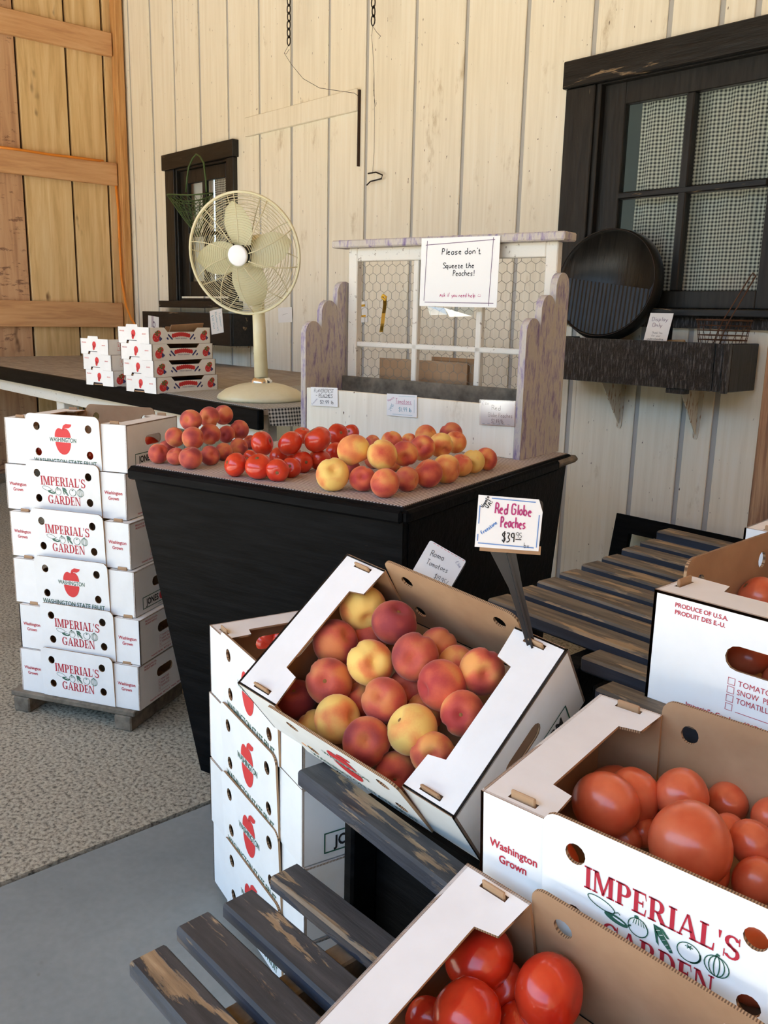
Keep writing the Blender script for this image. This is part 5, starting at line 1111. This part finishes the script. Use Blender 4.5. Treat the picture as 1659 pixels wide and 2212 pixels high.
# display only tent card
dc = ony(1418, 733, YW-.17); dc.z = SHZ
Mx7 = T(dc.x, dc.y, SHZ) @ RZ(18)
tc = thing('tent_card', 'small folded display only card on the window box beside the pan', 'sign', Mx7)
Lf = frame((0, -.03, 0), (1, 0, 0), (0, .36, 1)); b = MB(); sh = .022
b.plate([[(-.045, 0), (.045, 0), (.045+.01, .125), (-.035, .125)]], .001, Lf, (0, 0, 0)); pc = part('front_leaf', b, M_paper, tc)
b = MB(); b.plate([[(-.045, 0), (.045, 0), (.035, .125), (-.055, .125)]], .001, frame((0, .065, 0), (-1, 0, 0), (0, -.36, 1)), (0, 0, 0)); part('rear_leaf', b, M_plastic, tc)
q = MB(); hand(q, 'Display', .006, .100, .06, Lf, 0, h=.016); hand(q, 'Only', .0, .076, .036, Lf, 0, h=.016); hand(q, 'Thank You', .004, .044, .04, Lf, 1, h=.008); hand(q, 'for your', .002, .032, .036, Lf, 1, h=.008); hand(q, 'understanding', .0, .019, .062, Lf, 1, h=.008); part('writing', q, [M_purple, M_inkk], pc)
b = MB(); pg = ony(1460, 737, YW-.14); b.tube([(-.035, 0, .008), (.03, .0, .009), (.038, 0, .012)], [.007, .009, .006], 8); tag(part('wooden_peg', b, M_palewood, None, T(pg.x, pg.y, SHZ)), 'short pale wooden stick lying on the window box beside the folded card', 'stick')
# wire basket
bk_ = ony(1560, 735, YW-.14); BR = .098
wk = thing('wire_basket', 'rusty round wire frying basket with long handle on the window box', 'basket', T(bk_.x, bk_.y, SHZ))
def circ(r, z, n=28): return [(r*math.cos(2*math.pi*i/n), r*math.sin(2*math.pi*i/n), z) for i in range(n)]
b = MB(); b.tube(circ(BR, .095), .0034, 6, True); part('rim', b, M_rust, wk)
b = MB()
for z in (.004, .022, .04, .058, .076): b.tube(circ(BR*(.86+.14*z/.095), z+.001*math.sin(z*300)), .0017, 4, True)
for i in range(18): a = 2*math.pi*i/18; b.tube([(BR*.86*math.cos(a), BR*.86*math.sin(a), .004), (BR*math.cos(a+.25), BR*math.sin(a+.25), .095)], .0012, 4)
for i in range(-4, 5): x = i*.017; y = math.sqrt(max(0, (BR*.86)**2-x*x)); b.tube([(x, -y, .004), (x, y, .004)], .0012, 4); b.tube([(-y, x, .004), (y, x, .004)], .0012, 4)
part('mesh_body', b, M_rust, wk)
b = MB()
for dx in (-.012, .012): b.tube([(.02+dx, -.082, .002), (.035+dx, -.086, .05), (.055+dx, -.085, .10), (.13+dx*.8, -.075, .25)], .0025, 5)
b.tube([(.13-.0096, -.075, .25), (.128, -.075, .262), (.13+.0096, -.075, .25)], .0025, 5); part('handle', b, M_rust, wk)
# sash leaning at the foot of the wall
ls = thing('old_sash', 'old dark framed sash leaning against the foot of the white wall', 'window sash', T(-1.78, 3.16, 0)); Ls = frame((0, 0, 0), (1, 0, 0), (0, .20, 1))
for nm, (x0, x1, y0, y1) in (('stile', (-.31, -.235, 0, .44)), ('stile', (.235, .31, 0, .44)), ('rail', (-.235, .235, .365, .44)), ('rail', (-.235, .235, 0, .075))): b = MB(); b.plate([rrect(x0, x1, y0, y1, 0, 0)], .03, Ls, (0, 0, 0)); part(nm, b, M_tabblack, ls)
b = MB(); b.plate([rrect(-.235, .235, .075, .365, 0, 0)], .003, Ls @ T(0, 0, -.012), (0, 0, 0)); part('pane', b, M_glass, ls)
# planter below the small window
ya = YW-.20
p_l, p_r = ony(307, 672, ya), ony(497, 678, ya)
pb = thing('planter_box', 'small black planter box under the small window with price cards on it', 'planter', T((p_l.x+p_r.x)/2, YW-.11, p_l.z-.21)); PIx = T(-(p_l.x+p_r.x)/2, -(YW-.11), -(p_l.z-.21))
X0, X1, Z1, Z0 = p_l.x, p_r.x, p_l.z, p_l.z-.21
for nm, (a, b_, c, d) in (('front_board', (X0, X1, ya, ya+.02)), ('back_board', (X0, X1, YW-.025, YW-.006)), ('end_board', (X0, X0+.02, ya+.021, YW-.026)), ('end_board', (X1-.02, X1, ya+.021, YW-.026))):
    b = MB(); b.box(a, b_, c, d, Z0, Z1, 0, .003); part(nm, b, M_black, pb, PIx)
b = MB(); b.box(X0+.021, X1-.021, ya+.021, YW-.026, Z0, Z0+.02); part('bottom_board', b, M_black, pb, PIx)
b = MB(); b.box(X1-.10, X1-.06, YW-.012, YW-.005, Z0-.20, Z0+.0, 0, .003); b.box(X1-.10, X1-.06, YW-.14, YW-.005, Z0-.012, Z0-.0005); part('bracket', b, M_bracket, pb, PIx)
fnv = Vector((0, -1, 0)); fp = (0, ya-.002, 0)
Mx8, w8, h8 = quadframe((319, 681), (342, 685), (321, 709), fp, fnv)
card('price_card', 'plain small white card on the left of the small planter box', Mx8, w8, h8, lambda q, M: (hand(q, 'lb', 0, .1*h8, .4*w8, M, 0), text(q, 'Berries', 0, -.42*h8, M, 1, h=.1*h8)), [M_purple, M_inkk])
Mx9, w9, h9 = quadframe((449, 674), (475, 668), (461, 721), fp, fnv)
card('price_card', 'white card with blue blueberry price hanging tilted on the small planter box', Mx9, w9, h9, lambda q, M: (hand(q, 'Blueberries', .05*w9, .0, .8*h9, M, 0, rot=-82), hand(q, '$30 flat', -.25*w9, 0, .6*h9, M, 0, rot=-82), hand(q, 'Tulameen', .33*w9, .05*h9, .6*h9, M, 0, rot=-82)), [M_teal])
b = MB(); cp = [ony(*p, YW-.02) for p in ((513, 668), (505, 690), (490, 705), (476, 722), (462, 735), (455, 738))]; b.tube(cp, .006, 6); tag(part('power_cord', b, M_wcord, None), 'white power cord hanging by the small planter box', 'cord')
b = MB(); sp = ony(508, 668, YW); b.box(sp.x-.04, sp.x+.06, YW-.03, YW-.005, sp.z-.03, sp.z+.02, 0, .003); tag(part('outlet_board', b, M_wall, None), 'small white block on the wall behind the fan where the cord ends', 'outlet')
# cards on the wall
Mxa, wa, ha = quadframe((602, 665), (632, 663), (600, 697), (0, YW-.006, 0), fnv)
card('wall_card', 'small white card in plastic pinned to the wall beside the fan pole', Mxa, wa, ha, lambda q, M: stroke(q, [(-.2*wa, 0), (.2*wa, .1*ha)], .002, M, 0), [M_gap])
Mxb, wb_, hb_ = quadframe((776, 652), (792, 650), (778, 697), (0, YW-.006, 0), fnv)
card('wall_card', 'small white card with yellow marks on the wall behind the chicken wire', Mxb, wb_, hb_, lambda q, M: [stroke(q, [(-.3*wb_, y*hb_), (.3*wb_, y*hb_)], .012, M, 0) for y in (.3, -.2)], [M_ribbon])
# hanging chains
def chain(label, x0, ytop, x1, ybot, extra):
    Yc = YW-.12; b0 = ony(x1, ybot, Yc); top = 3.72
    c = thing('hanging_chain', label, 'chain', T(b0.x, Yc, b0.z))
    lk = MB(); lk.tube([(.012*math.cos(a)*(1 if abs(math.sin(a)) < .8 else .8), 0, .026*math.sin(a)) for a in [2*math.pi*i/12 for i in range(12)]], .0034, 5, True); lm_ = lk.mesh('link', [M_iron])
    n = int((top-b0.z)/.041)
    for i in range(n+1): obj('link', lm_, c, T(random.uniform(-.002, .002), 0, .024+.041*i) @ RZ(90*(i % 2)+12))
    for nm, pts in extra:
        w = MB(); w.tube([ony(*p, Yc)-Vector((b0.x, Yc, b0.z)) for p in pts], .0013, 4); part(nm, w, M_iron, c)
    return c
chain('dark chain ending in a hook above the fan, thin wire running to the nailed board', 624, 0, 624, 98, [('hook', [(624, 97), (620, 104), (614, 115), (618, 117), (625, 106)]), ('thin_wire', [(614, 115), (630, 140), (655, 170), (690, 190), (730, 196), (765, 201), (778, 210)])])
chain('dark chain with a long frayed wire above the display rack', 806, 0, 806, 55, [('thin_wire', [(805, 55), (803, 80), (806, 120), (808, 160), (807, 200), (811, 230)]), ('frayed_end', [(806, 58), (814, 70), (822, 78), (818, 84)]), ('thin_wire', [(808, 160), (809, 260), (808, 330), (805, 375)])])
b = MB(); b.tube([ony(*p, YW-.03) for p in ((795, 375), (812, 372), (826, 378), (824, 386), (800, 392), (792, 400))], .004, 5); tag(part('bent_wire_hook', b, M_iron, None), 'bent wire hook on the white wall above the display rack', 'hook')
# green wire basket hanging at the small window
gp = lambda x, y, o=0: ony(x, y, YW-.16+o)
gb = thing('hanging_basket', 'green wire cone basket hanging in front of the small window', 'basket', T(*gp(425, 540))); g0 = gp(425, 540)
b = MB(); b.tube([gp(*p)-g0 for p in ((402, 415), (404, 385), (408, 360), (416, 342), (424, 333), (432, 338), (440, 352), (444, 385), (446, 415))], .006, 6); part('handle', b, M_greenwire, gb)
rc = gp(410, 424)-g0; rw = (gp(446, 420)-gp(374, 424)).length/2; b = MB()
rim = [rc+Vector((rw*math.cos(2*math.pi*i/20), rw*.55*math.sin(2*math.pi*i/20), .012*math.sin(4*math.pi*i/20))) for i in range(20)]
b.tube(rim, .005, 5, True); part('rim', b, M_greenwire, gb)
b = MB(); tip = gp(428, 512)-g0
for i in range(20):
    b.tube([rim[i], rim[i].lerp(tip, .5)+Vector((0, 0, -.01)), tip], .0022, 4); b.tube([rim[i], rim[(i+4) % 20].lerp(tip, .45)], .0018, 4)
for f in (.2, .4, .6, .8): b.tube([p.lerp(tip, f) for p in rim], .002, 4, True)
part('wire_body', b, M_greenwire, gb)
# orange cord along the cedar wall
b = MB(); cp = [onx(*p, XC+.06) for p in ((0, 318), (40, 323), (110, 334), (170, 341), (215, 347))]+[ony(*p, 3.25) for p in ((232, 349), (243, 362), (250, 400), (255, 450), (258, 520), (262, 600), (272, 660), (284, 690), (302, 715))]
b.tube(cp, .009, 6); tag(part('extension_cord', b, M_orange, None), 'orange extension cord running along the cedar rail and down the corner post', 'cord')
